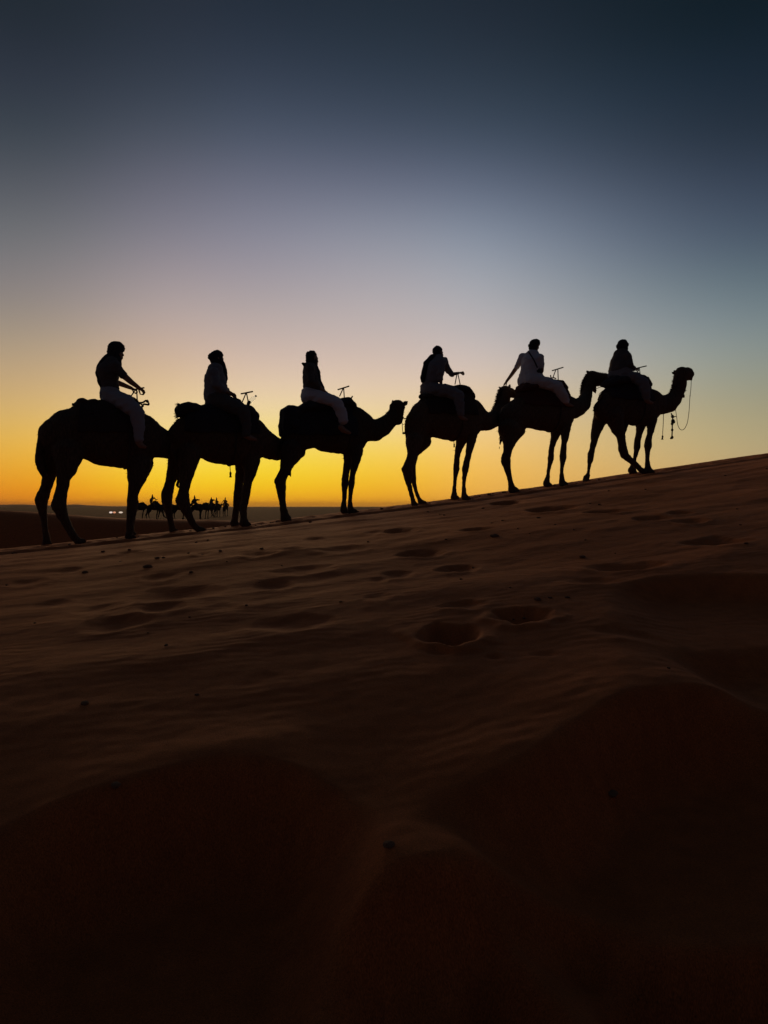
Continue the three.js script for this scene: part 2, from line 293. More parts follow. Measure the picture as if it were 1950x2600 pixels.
// ------------------------------------------------------------------ solid figures from joints with radii
// a chain: array of [x, y, z, r]; k = sideways squash of the chain (z axis)
const smin = (a, b, k) => { const h = Math.max(k - Math.abs(a - b), 0) / k; return Math.min(a, b) - h * h * k * 0.25; };
function chainDist(c, x, y, z) {
  const P = c.p, kz = c.k || 1; let best = 1e9;
  if (P.length === 1) { const q = P[0]; return Math.hypot(x - q[0], y - q[1], (z - q[2]) / kz) - q[3]; }
  for (let i = 0; i < P.length - 1; i++) {
    const a = P[i], b = P[i + 1], ex = b[0] - a[0], ey = b[1] - a[1], ez = b[2] - a[2], dx = x - a[0], dy = y - a[1], dz = z - a[2];
    const t = clamp((dx * ex + dy * ey + dz * ez) / (ex * ex + ey * ey + ez * ez + 1e-9), 0, 1);
    const d = Math.hypot(dx - ex * t, dy - ey * t, (dz - ez * t) / kz) - (a[3] + (b[3] - a[3]) * t);
    if (d < best) best = d;
  }
  return best;
}
const chains = (list, kk = 0.05) => {
  const f = (x, y, z) => { let d = 1e9; for (const c of list) d = smin(d, chainDist(c, x, y, z), kk); return d; };
  const lo = [1e9, 1e9, 1e9], hi = [-1e9, -1e9, -1e9];
  for (const c of list) for (const q of c.p) for (let i = 0; i < 3; i++) { lo[i] = Math.min(lo[i], q[i] - q[3]); hi[i] = Math.max(hi[i], q[i] + q[3]); }
  f.lo = lo; f.hi = hi; return f;
};
function solid(f, h, lo = f.lo, hi = f.hi, pad = 0.04) {          // surface of f = 0 as an indexed mesh
  const n = [0, 1, 2].map(i => Math.ceil((hi[i] - lo[i] + 2 * pad) / h) + 2), [nx, ny, nz] = n, o = lo.map(v => v - pad);
  const F = new Float32Array(nx * ny * nz), B = 6, at = (i, j, k) => (k * ny + j) * nx + i, far = B * h * 1.6 + 0.03;
  for (let K = 0; K < nz; K += B) for (let J = 0; J < ny; J += B) for (let I = 0; I < nx; I += B) {
    const c = f(o[0] + (I + B / 2) * h, o[1] + (J + B / 2) * h, o[2] + (K + B / 2) * h), skip = Math.abs(c) > far;
    for (let k = K; k < Math.min(K + B, nz); k++) for (let j = J; j < Math.min(J + B, ny); j++) for (let i = I; i < Math.min(I + B, nx); i++)
      F[at(i, j, k)] = skip ? c : f(o[0] + i * h, o[1] + j * h, o[2] + k * h);
  }
  const V = new Int32Array(nx * ny * nz).fill(-1), pos = [], uv = [], idx = [];
  const E = [[0, 0, 0, 1, 0, 0], [0, 1, 0, 1, 1, 0], [0, 0, 1, 1, 0, 1], [0, 1, 1, 1, 1, 1], [0, 0, 0, 0, 1, 0], [1, 0, 0, 1, 1, 0], [0, 0, 1, 0, 1, 1], [1, 0, 1, 1, 1, 1], [0, 0, 0, 0, 0, 1], [1, 0, 0, 1, 0, 1], [0, 1, 0, 0, 1, 1], [1, 1, 0, 1, 1, 1]];
  for (let k = 0; k < nz - 1; k++) for (let j = 0; j < ny - 1; j++) for (let i = 0; i < nx - 1; i++) {
    const a0 = F[at(i, j, k)] < 0;
    if (a0 === F[at(i + 1, j, k)] < 0 && a0 === F[at(i, j + 1, k)] < 0 && a0 === F[at(i + 1, j + 1, k)] < 0 && a0 === F[at(i, j, k + 1)] < 0 && a0 === F[at(i + 1, j, k + 1)] < 0 && a0 === F[at(i, j + 1, k + 1)] < 0 && a0 === F[at(i + 1, j + 1, k + 1)] < 0) continue;
    let x = 0, y = 0, z = 0, m = 0;
    for (const e of E) {
      const p = F[at(i + e[0], j + e[1], k + e[2])], q = F[at(i + e[3], j + e[4], k + e[5])];
      if (p < 0 === q < 0) continue;
      const t = p / (p - q); x += e[0] + (e[3] - e[0]) * t; y += e[1] + (e[4] - e[1]) * t; z += e[2] + (e[5] - e[2]) * t; m++;
    }
    V[at(i, j, k)] = pos.length / 3;
    const X = o[0] + (i + x / m) * h, Y = o[1] + (j + y / m) * h, Z = o[2] + (k + z / m) * h;
    pos.push(X, Y, Z); uv.push(X + Z * 0.4, Y);
  }
  const quad = (a, b, c, d, flip) => { if (a < 0 || b < 0 || c < 0 || d < 0) return; flip ? idx.push(a, c, b, a, d, c) : idx.push(a, b, c, a, c, d); };
  for (let k = 1; k < nz - 1; k++) for (let j = 1; j < ny - 1; j++) for (let i = 1; i < nx - 1; i++) {
    const s = F[at(i, j, k)] < 0;
    if (s !== F[at(i + 1, j, k)] < 0) quad(V[at(i, j - 1, k - 1)], V[at(i, j, k - 1)], V[at(i, j, k)], V[at(i, j - 1, k)], !s);
    if (s !== F[at(i, j + 1, k)] < 0) quad(V[at(i - 1, j, k - 1)], V[at(i - 1, j, k)], V[at(i, j, k)], V[at(i, j, k - 1)], !s);
    if (s !== F[at(i, j, k + 1)] < 0) quad(V[at(i - 1, j - 1, k)], V[at(i, j - 1, k)], V[at(i, j, k)], V[at(i - 1, j, k)], !s);
  }
  const g = new THREE.BufferGeometry();
  g.setAttribute('position', new THREE.Float32BufferAttribute(pos, 3)); g.setAttribute('uv', new THREE.Float32BufferAttribute(uv, 2)); g.setIndex(idx); g.computeVertexNormals();
  return g;
}
const tube = (pts, r, seg = 0, rad = 7) => {
  const v = pts.map(q => new THREE.Vector3(q[0], q[1], q[2]));
  const c = v.length === 2 ? new THREE.LineCurve3(v[0], v[1]) : new THREE.CatmullRomCurve3(v);
  return new THREE.TubeGeometry(c, seg || (v.length === 2 ? 2 : v.length * 5), r, rad, false);
};
const ball = (q, r, sx = 1, sy = 1, sz = 1) => new THREE.SphereGeometry(r, 12, 9).scale(sx, sy, sz).translate(q[0], q[1], q[2]);
function cone(a, b, r, n = 4) {
  const A = new THREE.Vector3(...a), d = new THREE.Vector3(...b).sub(A), L = d.length();
  const g = new THREE.ConeGeometry(r, L, n, 1).translate(0, L / 2, 0);
  g.applyQuaternion(new THREE.Quaternion().setFromUnitVectors(new THREE.Vector3(0, 1, 0), d.normalize())); g.translate(a[0], a[1], a[2]); return g;
}
const rgb = (r, g, b) => new THREE.Color().setRGB(r, g, b);
const furBump = noiseTex(256, (x, y) => { const k = 128 + 70 * (rnd() - 0.5) + 60 * noise(x / 256 * 64, y / 256 * 20, 2.3); return [k, k, k]; });
const furCol = noiseTex(256, (x, y) => { const k = 205 + 60 * (rnd() - 0.5) + 50 * noise(x / 256 * 24, y / 256 * 10, 5.3); return [k, k, k].map(c => clamp(c, 0, 255)); }, true);
const weave = noiseTex(128, (x, y) => { const k = 120 + 50 * Math.sin(x * Math.PI / 4) * Math.sin(y * Math.PI / 4) + 60 * (rnd() - 0.5); return [k, k, k]; });
furBump.repeat.set(2, 2); furCol.repeat.set(2, 2); weave.repeat.set(5, 5);
const furOf = (r, g, b) => new THREE.MeshStandardMaterial({ color: rgb(r, g, b), map: furCol, bumpMap: furBump, bumpScale: 0.012, roughness: 0.95 });
const clothOf = (r, g, b) => new THREE.MeshStandardMaterial({ color: rgb(r, g, b), bumpMap: weave, bumpScale: 0.003, roughness: 0.95 });
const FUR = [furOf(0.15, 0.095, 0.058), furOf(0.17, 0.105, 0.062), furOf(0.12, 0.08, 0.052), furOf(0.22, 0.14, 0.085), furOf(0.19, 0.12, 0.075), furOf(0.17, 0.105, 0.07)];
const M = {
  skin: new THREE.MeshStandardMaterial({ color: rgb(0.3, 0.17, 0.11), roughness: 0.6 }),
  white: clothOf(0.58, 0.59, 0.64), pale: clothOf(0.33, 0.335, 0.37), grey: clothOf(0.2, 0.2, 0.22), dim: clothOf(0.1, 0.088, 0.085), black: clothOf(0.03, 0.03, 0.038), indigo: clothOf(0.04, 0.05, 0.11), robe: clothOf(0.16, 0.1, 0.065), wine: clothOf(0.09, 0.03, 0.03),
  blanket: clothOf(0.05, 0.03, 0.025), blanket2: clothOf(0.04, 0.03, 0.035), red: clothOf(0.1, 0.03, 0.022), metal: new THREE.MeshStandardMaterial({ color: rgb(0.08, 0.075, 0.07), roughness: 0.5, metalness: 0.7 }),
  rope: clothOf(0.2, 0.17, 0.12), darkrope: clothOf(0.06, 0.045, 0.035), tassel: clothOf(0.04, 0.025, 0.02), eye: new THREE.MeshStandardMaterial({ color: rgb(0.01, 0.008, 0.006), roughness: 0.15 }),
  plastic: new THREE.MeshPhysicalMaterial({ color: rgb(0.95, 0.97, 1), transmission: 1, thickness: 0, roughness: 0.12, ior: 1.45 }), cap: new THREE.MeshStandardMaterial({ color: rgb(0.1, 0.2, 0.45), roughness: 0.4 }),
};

// generic head (chin-neck at origin line, looks along +x, 0.235 m tall) and hand (wrist at origin, fingers along +x, palm down, thumb at +z)
const headGeo = (() => {
  const L = [
    { p: [[0.0, 0.15, 0, 0.088], [0.012, 0.12, 0, 0.083]], k: 0.86 }, { p: [[0.03, 0.1, 0, 0.062], [0.052, 0.045, 0, 0.045], [0.062, 0.025, 0, 0.03]], k: 0.95 }, { p: [[-0.02, 0.06, 0, 0.055], [-0.02, -0.05, 0, 0.056]] },
    { p: [[0.088, 0.125, 0, 0.012], [0.108, 0.085, 0, 0.015]], k: 1.1 }, { p: [[0.085, 0.052, -0.018, 0.011], [0.092, 0.052, 0, 0.012], [0.085, 0.052, 0.018, 0.011]] }, { p: [[0.087, 0.038, -0.014, 0.01], [0.091, 0.038, 0, 0.011], [0.087, 0.038, 0.014, 0.01]] },
    { p: [[0.084, 0.137, -0.035, 0.012], [0.09, 0.136, 0, 0.01], [0.084, 0.137, 0.035, 0.012]] },
    ...[-1, 1].flatMap(s => [{ p: [[0.0, 0.12, s * 0.078, 0.012], [-0.012, 0.135, s * 0.085, 0.012], [-0.012, 0.1, s * 0.082, 0.01]] }, { p: [[0.072, 0.085, s * 0.042, 0.02]] }]),
  ];
  const base = chains(L, 0.02);
  const f = (x, y, z) => { let d = base(x, y, z); for (const s of [-1, 1]) d = Math.max(d, -(Math.hypot(x - 0.096, y - 0.118, z - s * 0.032) - 0.017)); return d; };
  const eyes = chains([-1, 1].map(s => ({ p: [[0.08, 0.118, s * 0.032, 0.0125]] })), 0.001);
  return solid((x, y, z) => Math.min(f(x, y, z), eyes(x, y, z)), 0.0065, base.lo, base.hi, 0.02);
})();
function handGeo(curl) {
  const L = [{ p: [[-0.02, 0, 0, 0.026], [0.02, 0, 0, 0.026]], k: 1.25 }, ...[-0.028, -0.009, 0.01, 0.028].map(z => ({ p: [[0.02, 0, z * 0.6, 0.016], [0.088, 0, z, 0.012]] }))];
  [[-0.032, 0.062], [-0.011, 0.078], [0.011, 0.085], [0.032, 0.076]].forEach(([z, len]) => {
    let x = 0.092, y = 0, a = -curl * 0.5; const p = [[x, y, z, 0.0095]];
    for (const q of [0.45, 0.3, 0.25]) { x += Math.cos(a) * len * q; y += Math.sin(a) * len * q; p.push([x, y, z, 0.0092 - 0.002 * p.length * 0.4]); a -= curl; }
    L.push({ p });
  });
  L.push({ p: [[0.02, -0.004, 0.026, 0.015], [0.048, -0.012, 0.05, 0.012], [0.072, -0.02 - curl * 0.012, 0.058 - curl * 0.008, 0.0105], [0.092, -0.024 - curl * 0.03, 0.055 - curl * 0.014, 0.009]] });
  const f = chains(L, 0.009); return solid(f, 0.0045, f.lo, f.hi, 0.012);
}
const hands = { grip: handGeo(1.05), rest: handGeo(0.35) };
function orient(geo, at, dir, up, flip) {                // place a generic part: its +x along dir, its +y near up
  const x = new THREE.Vector3(...dir).normalize(), y = new THREE.Vector3(...up); y.addScaledVector(x, -y.dot(x)).normalize(); const z = new THREE.Vector3().crossVectors(x, y);
  const g = geo.clone(); if (flip) { g.scale(1, 1, -1); const I = g.index.array; for (let i = 0; i < I.length; i += 3) { const t = I[i]; I[i] = I[i + 1]; I[i + 1] = t; } }
  g.applyMatrix4(new THREE.Matrix4().makeBasis(x, y, z).setPosition(...at)); g.computeVertexNormals(); return g;
}

// ------------------------------------------------------------------ the caravan
// every animal, saddle and rider is laid out on its upright plane along the caravan's line, in metres from the point where it stands
const worldAt = (s, p) => [s * HX + (p - PD) * NX, s * HZ + (p - PD) * NZZ];
function frame(ox, oy, sc, footU) {
  const s0 = onPath(footU, 1280, 0)[0], g = worldAt(s0, 0), y0 = groundRel(...g) + EYE;
  const f = (x, y, w = 0, r = 0) => { const q = onPath(ox + x / sc, oy + y / sc, w); return [q[0] - s0, q[1] - y0, w, r / sc / FPX * q[3]]; };
  f.s0 = s0; f.y0 = y0; f.g = g;
  f.group = name => { const o = new THREE.Group(); o.name = numbered(name); o.position.set(g[0], y0, g[1]); o.rotation.y = TH; scene.add(o); return o; };
  f.ground = (x, z) => { const q = worldAt(s0 + x, z); return groundRel(...q) + EYE - y0; };
  f.chain = (pts, w = 0, k = 1) => ({ p: pts.map(q => f(q[0], q[1], q[3] ?? w, q[2])), k });
  return f;
}
function leg(f, pts, w, thin) {                               // last two entries are the pad and the toe: they stand on the sand
  const c = f.chain(pts, w), n = c.p.length;
  c.p.forEach((q, i) => { q[3] = i < 4 ? q[3] : q[3] * (thin ? 1.02 : 1.07) + 0.002; });
  c.p.forEach((q, i) => { if (i < 2) q[2] = w * (i ? 0.85 : 0.6); });
  const pad = c.p[n - 2], toe = c.p[n - 1], d = f.ground(pad[0], pad[2]) - 0.012 - (pad[1] - pad[3]);
  c.p.forEach((q, i) => { q[1] += d * (i >= n - 3 ? 1 : i >= n - 6 ? 0.5 : 0); });
  toe[1] = f.ground(toe[0], toe[2]) + toe[3] * 0.7;
  c.foot = pad; return c;
}
function camel(f, D, mat, label, group, step = 0.02) {
  const trunk = D.trunk.map((t, i) => f.chain(t, 0, i ? D.k ?? 0.74 : D.k ?? 0.8));
  const neck = D.neck.map(t => f.chain(t, 0, 0.85)), legs = D.legs.map(([w, t]) => leg(f, t, w, D.thin));
  const extra = (D.extra || []).map(t => f.chain(t));
  const all = chains([...trunk, ...neck, ...legs, ...extra], 0.045);
  const body = (x, y, z) => all(x, y, z) - 0.004 + 0.007 * noise(x * 11, y * 11, z * 11) + 0.009 * noise(x * 30, y * 24, z * 30);
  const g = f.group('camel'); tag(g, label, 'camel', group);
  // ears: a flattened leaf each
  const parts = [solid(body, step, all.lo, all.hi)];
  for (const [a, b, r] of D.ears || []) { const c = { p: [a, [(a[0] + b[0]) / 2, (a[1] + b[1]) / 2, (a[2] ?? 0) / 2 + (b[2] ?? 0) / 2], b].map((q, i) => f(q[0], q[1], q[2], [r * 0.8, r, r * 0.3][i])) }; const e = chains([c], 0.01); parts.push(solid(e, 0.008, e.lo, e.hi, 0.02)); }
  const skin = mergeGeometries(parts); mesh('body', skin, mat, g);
  if (!D.bald) {   // longer hair on hump, neck, shoulders and rump
    const P = skin.attributes.position.array, Nn = skin.attributes.normal.array, nv = P.length / 3, cs = [], yMin = 0.95;
    for (let i = 0; i < 1500; i++) {
      const v = Math.floor(rnd() * nv) * 3; if (P[v + 1] < yMin || Nn[v + 1] < -0.25) continue;
      const L = 0.018 + 0.035 * rnd() * rnd(), p = [P[v] - Nn[v] * 0.01, P[v + 1] - Nn[v + 1] * 0.01, P[v + 2] - Nn[v + 2] * 0.01];
      cs.push(cone(p, [p[0] + (Nn[v] * 0.9 - 0.35 + (rnd() - 0.5) * 0.7) * L, p[1] + (Nn[v + 1] * 0.9 - 0.45 + (rnd() - 0.5) * 0.5) * L, p[2] + (Nn[v + 2] * 0.9 + (rnd() - 0.5) * 0.5) * L], 0.006, 3));
    }
    mesh('long_hair', mergeGeometries(cs), mat, g).userData.kind = 'stuff';
  }
  if (D.eye) { const q = f(...D.eye); mesh('eye', ball(q, 0.021), M.eye, g); }
  if (D.mane) {
    const cs = [];
    for (const [pts, n, len, w] of D.mane) for (let i = 0; i < n; i++) {
      const t = rnd() * (pts.length - 1), k = Math.min(pts.length - 2, Math.floor(t)), q = t - k, A = pts[k], B = pts[k + 1];
      const x = lerp(A[0], B[0], q), y = lerp(A[1], B[1], q), dx = A[2], dy = A[3], L = len * (0.4 + 0.8 * rnd());
      const ww = w + (rnd() - 0.5) * 0.1;
      cs.push(cone(f(x - dx * 26, y - dy * 26, ww).slice(0, 3), f(x + dx * L + (rnd() - 0.5) * len * 0.5, y + dy * L + (rnd() - 0.5) * len * 0.5, ww + (rnd() - 0.5) * 0.03).slice(0, 3), 0.009 + 0.006 * rnd(), 4));
    }
    const m = mesh('mane', mergeGeometries(cs), mat, g); m.userData.kind = 'stuff';
  }
  g.userData.trunk = null;
  f.trunk = chains(trunk, 0.045); f.legs = legs;
  return g;
}
function saddle(f, D, mat, label, group) {
  const g = f.group('camel_saddle'); tag(g, label, 'saddle', group);
  const a = f(D.x0, D.yb)[0], b = f(D.x1, D.yb)[0], yb = f((D.x0 + D.x1) / 2, D.yb)[1], T = f.trunk;
  const F = (x, y, z) => { const d = T(x, y, z) + 0.01 * noise(x * 7, y * 5, z * 7); const hem = yb + 0.03 * noise(x * 4, 3.3, z); return Math.max(d - 0.045, -(d - 0.012), a - x - 0.03 * noise(y * 5, z * 4, 1.1), x - b - 0.03 * noise(y * 5, z * 4, 7.1), hem - y); };
  mesh('blanket', solid(F, 0.022, [a - 0.05, yb - 0.05, T.lo[2] - 0.1], [b + 0.05, T.hi[1] + 0.1, T.hi[2] + 0.1]), mat, g);
  const pd = chains(D.pad.map(([pts, k]) => f.chain(pts, 0, k || 1.6)), 0.04);
  const zl = 0.42; pd.lo[2] = -zl; pd.hi[2] = zl;
  const PF = (x, y, z) => Math.max(pd(x, y, z) + 0.008 * noise(x * 14, y * 14, z * 14) + 0.006 * Math.sin(z * 40), Math.abs(z) - zl + 0.02, -(T(x, y, z) - 0.004));
  mesh('pad', solid(PF, 0.018, pd.lo, pd.hi), mat, g);
  for (const [A, B, r] of D.bars || []) { const bar = mesh('handle', tube([f(...A), f(...B)], r || 0.012), M.metal, g); for (const [P, Q] of D.posts || []) mesh('handle_post', tube([f(...P), f(...Q)], 0.0095), M.metal, bar); }
  for (const [pts, r] of D.frame || []) mesh('saddle_frame', tube(pts.map(q => f(...q)), r || 0.014), M.metal, g);
  if (D.girth) { // strap round the belly
    const x = f(D.girth, D.yb)[0], pts = [], cy = (T.lo[1] + T.hi[1]) / 2;
    for (let i = 0; i < 40; i++) { const t = i / 40 * Math.PI * 2; let lo = 0.1, hi = 1.2; for (let k = 0; k < 18; k++) { const m = (lo + hi) / 2; T(x, cy + Math.sin(t) * m, Math.cos(t) * m) > 0.012 ? hi = m : lo = m; } pts.push(new THREE.Vector3(x, cy + Math.sin(t) * hi, Math.cos(t) * hi)); }
    mesh('girth_strap', new THREE.TubeGeometry(new THREE.CatmullRomCurve3(pts, true), 80, 0.014, 6, true), M.darkrope, g);
  }
  for (const [A, B, r] of D.tassels || []) { const p = f(...A), q = f(...B), m = mesh('tassel', mergeGeometries([tube([p, q], 0.006), ball(q, r, 0.7, 1.3, 0.7), cone([q[0], q[1] - r * 2.2, q[2]], [q[0], q[1] + r * 0.6, q[2]], r * 0.9, 8)]), M.tassel, g); m.castShadow = true; }
  if (D.fuzz) { const cs = []; for (const [x, y, dx, dy, n] of D.fuzz) for (let i = 0; i < n; i++) { const ox = (rnd() - 0.5) * 30, oy = (rnd() - 0.5) * 80, L = 10 + 34 * rnd(), w = (rnd() - 0.5) * 0.3; const jx = (rnd() - .5) * .5, jy = (rnd() - .5) * .8; cs.push(cone(f(x + ox - dx * 30, y + oy - dy * 30, w).slice(0, 3), f(x + ox + (dx + jx) * L, y + oy + (dy + jy) * L, w).slice(0, 3), 0.008, 4)); } const m = mesh('fringe', mergeGeometries(cs), mat, g); m.userData.kind = 'stuff'; }
  return g;
}
function person(f, R, label, group) {
  const g = f.group('person'); tag(g, label, 'person', group);
  const torso = f.chain(R.torso, 0, R.tk || 1.25), slim = { p: torso.p.map(q => [q[0], q[1], q[2], q[3] * 0.8]), k: torso.k };
  const armN = f.chain(R.armN), armF = f.chain(R.armF), legN = f.chain(R.leg), legF = { p: legN.p.map(q => [q[0], q[1], -q[2], q[3]]), k: 1 };
  const footN = f.chain(R.foot), footF = { p: footN.p.map(q => [q[0], q[1], -q[2], q[3]]), k: 1 };
  const hc = f(R.head[0], R.head[1], R.head[2] || 0), yaw = R.yaw || 0, ca = Math.cos(yaw), sa = Math.sin(yaw);
  f.hc = hc; const top = torso.p[0], slimArm = c => ({ p: c.p.map(q => [q[0], q[1], q[2], Math.min(q[3], 0.052)]) }), slimLeg = c => ({ p: c.p.map(q => [q[0], q[1], q[2], Math.min(q[3] * 0.72, 0.085)]) });
  const an = slimArm(armN), af = slimArm(armF);
  const bodyF = chains([slim, { p: [[top[0], top[1], 0, 0.06], [hc[0] - 0.02 * ca, hc[1] - 0.11, hc[2], 0.055]] }, an, af, slimLeg(legN), slimLeg(legF), footN, footF, { p: [[an.p[0][0], an.p[0][1], an.p[0][2], 0.06], [af.p[0][0], af.p[0][1], af.p[0][2], 0.06]] }], 0.03);
  const parts = [solid(bodyF, 0.016), orient(headGeo, [hc[0], hc[1] - 0.125, hc[2]], [ca, 0, -sa], [R.nod || 0, 1, 0])];
  [[an, R.handN || 'grip', false], [af, R.handF || 'grip', true]].forEach(([c, kind, far]) => {
    const n = c.p.length, a = c.p[n - 2], b = c.p[n - 1];
    parts.push(orient(hands[kind], b.slice(0, 3), [b[0] - a[0], b[1] - a[1], b[2] - a[2]], [0.1, 1, 0], !far));
  });
  mesh('body', mergeGeometries(parts), M.skin, g);
  const fold = (F, a = 0.012) => { const h = (x, y, z) => F(x, y, z) + a * noise(x * 9, y * 15, z * 9) + a * 0.6 * noise(x * 24, y * 30, z * 24); h.lo = F.lo; h.hi = F.hi; return h; };
  const sleeve = (c, n = R.sleeve || 2) => ({ p: c.p.slice(0, n + 1).map((q, i) => [q[0], q[1], q[2], Math.max(q[3], 0.042) + 0.01]) });
  const yoke = { p: [[armN.p[0][0], armN.p[0][1], armN.p[0][2], 0.075], [armF.p[0][0], armF.p[0][1], armF.p[0][2], 0.075]] };
  mesh('shirt', solid(fold(chains([torso, yoke, sleeve(armN), sleeve(armF)], 0.04)), 0.014), R.shirt, g);
  const hip = f.chain(R.hip, 0, 1.3);
  mesh('trousers', solid(fold(chains([hip, legN, legF], 0.05), 0.017), 0.016), R.trousers, g);
  const tb = chains(R.turban.map(t => f.chain(t, R.head[2] || 0, 0.95)), 0.025);
  mesh('turban', solid((x, y, z) => tb(x, y, z) + 0.0035 * Math.sin((y - hc[1]) * 150 + (x - hc[0]) * 60 + z * 80) + 0.004 * noise(x * 20, y * 20, z * 20), 0.011, tb.lo, tb.hi, 0.03), R.turbanMat || M.black, g);
  if (R.scarf) { const sc = fold(chains(R.scarf.map(t => f.chain(t, 0, 1.2)), 0.03), 0.008); mesh('scarf', solid(sc, 0.013, sc.lo, sc.hi), R.scarfMat || M.black, g); }
  return g;
}
const GC = 'camels walking in a line along the dune crest', GS = 'saddles on the camels on the dune crest', GR = 'riders on the camels on the dune crest';

// ---- 1: last in the line
const f1 = frame(60, 840, 3.815, 240);
const D1 = {
  trunk: [[[325, 1010, 168], [450, 985, 222], [620, 975, 268], [800, 1005, 303], [960, 1030, 298], [1085, 1040, 250]], [[1130, 1120, 140]], [[600, 880, 150], [800, 860, 165], [1020, 880, 130]]],
  neck: [[[1150, 1010, 185, 0], [1290, 1075, 150, -.1], [1385, 1118, 116, -.28], [1500, 1140, 95, -.5], [1600, 1110, 78, -.6], [1690, 1040, 66, -.62], [1750, 970, 60, -.62]], [[1750, 970, 62, -.62], [1830, 985, 52, -.62], [1910, 1010, 40, -.62]]],
  legs: [
    [-.2, [[290, 1180, 125], [250, 1330, 88], [242, 1425, 58], [222, 1510, 48], [178, 1620, 52], [172, 1660, 50], [183, 1740, 36], [194, 1810, 27], [204, 1900, 23], [214, 1980, 24], [224, 2055, 32], [255, 2065, 14]]],
    [.2, [[440, 1180, 150], [420, 1320, 98], [385, 1430, 62], [379, 1510, 55], [350, 1620, 52], [342, 1690, 58], [368, 1755, 50], [400, 1820, 38], [432, 1890, 32], [480, 1960, 30], [522, 2010, 30], [590, 2025, 14]]],
    [.2, [[1125, 1290, 118], [1100, 1420, 88], [1078, 1500, 62], [1058, 1590, 46], [1058, 1650, 48], [1045, 1750, 39], [1033, 1850, 30], [1025, 1930, 27], [1022, 1975, 34], [1066, 1985, 18]]],
    [-.2, [[1130, 1290, 110], [1105, 1420, 80], [1082, 1500, 58], [1064, 1590, 43], [1060, 1650, 43], [1049, 1750, 36], [1042, 1850, 28], [1038, 1930, 26], [1036, 1970, 32], [1078, 1980, 16]]]],
  extra: [[[160, 1638, 36, -.2], [185, 1600, 36, -.2]], [[322, 1690, 44, .2], [352, 1640, 44, .2]], [[175, 1010, 22], [152, 1130, 28], [150, 1250, 36], [168, 1330, 36], [200, 1400, 24]]],
  ears: [[[1735, 920, -.55], [1715, 880, -.52], 16], [[1735, 920, -.7], [1715, 880, -.73], 16]],
  mane: [[[[160, 960, -.8, -.4], [240, 890, -.6, -.6], [330, 832, -.5, -.6], [430, 760, -.5, -.6]], 220, 20, 0], [[[150, 1030, -1, .1], [150, 1160, -1, .2], [122, 1260, -.9, .4], [185, 1410, -.7, .6]], 120, 10, 0], [[[1180, 800, .5, -.6], [1290, 915, .5, -.6], [1380, 1000, .4, -.7]], 60, 9, 0]],
};
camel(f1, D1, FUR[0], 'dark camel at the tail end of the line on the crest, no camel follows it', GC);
saddle(f1, {
  x0: 500, x1: 1120, yb: 1010, girth: 980,
  pad: [[[[515, 722, 30], [562, 700, 48], [618, 722, 44], [672, 706, 46], [740, 725, 40], [900, 740, 55], [1050, 730, 45], [1110, 770, 40]], 2.6], [[[1060, 660, 24], [1085, 690, 30]], 2]],
  bars: [[[1052, 572, -.17], [1165, 552, .17]]], posts: [[[1083, 572, -.04], [1020, 662, -.1]], [[1095, 572, .04], [1102, 700, .08]]],
  frame: [[[[1095, 695, .1], [1150, 695, .05], [1192, 676, 0], [1214, 714, 0], [1165, 712, .05], [1138, 748, .1]], .014], [[[1100, 735, .1], [1130, 705, .1], [1160, 735, .08]], .012], [[[1190, 672, 0], [1205, 690, 0]], .022], [[[468, 712, 0], [500, 718, 0], [490, 745, 0]], .02]],
}, M.blanket, 'dark padded saddle with a rolled blanket behind, under the straight-armed rider', GS);
person(f1, {
  head: [888, 205], yaw: -0.15, turban: [[[886, 172, 71], [908, 166, 66]], [[940, 172, 36]], [[830, 205, 24], [850, 190, 34]], [[880, 225, 62], [888, 262, 54], [900, 290, 40]]],
  torso: [[845, 320, 78], [812, 400, 104], [825, 490, 88], [835, 565, 84]], hip: [[830, 600, 92], [850, 640, 90]],
  armN: [[890, 345, 42, .17], [960, 425, 34, .2], [1040, 495, 27, .2], [1108, 545, 20, .18]], armF: [[850, 345, 40, -.18], [845, 480, 32, -.24], [960, 522, 24, -.22], [1030, 550, 19, -.18]],
  leg: [[860, 640, 82, .1], [1000, 705, 84, .3], [1095, 790, 70, .42], [1115, 930, 54, .45], [1118, 1050, 42, .46]], foot: [[1112, 1080, 30, .46], [1130, 1105, 30, .47], [1175, 1125, 18, .5]],
  shirt: M.dim, trousers: M.pale, sleeve: 1, scarf: [[[835, 240, 32], [792, 290, 42], [752, 350, 42], [732, 410, 36], [745, 500, 28], [760, 550, 18]], [[905, 270, 40], [915, 330, 34]]],
}, 'rider in pale trousers and dark turban leaning on the handle with both arms straight', GR);

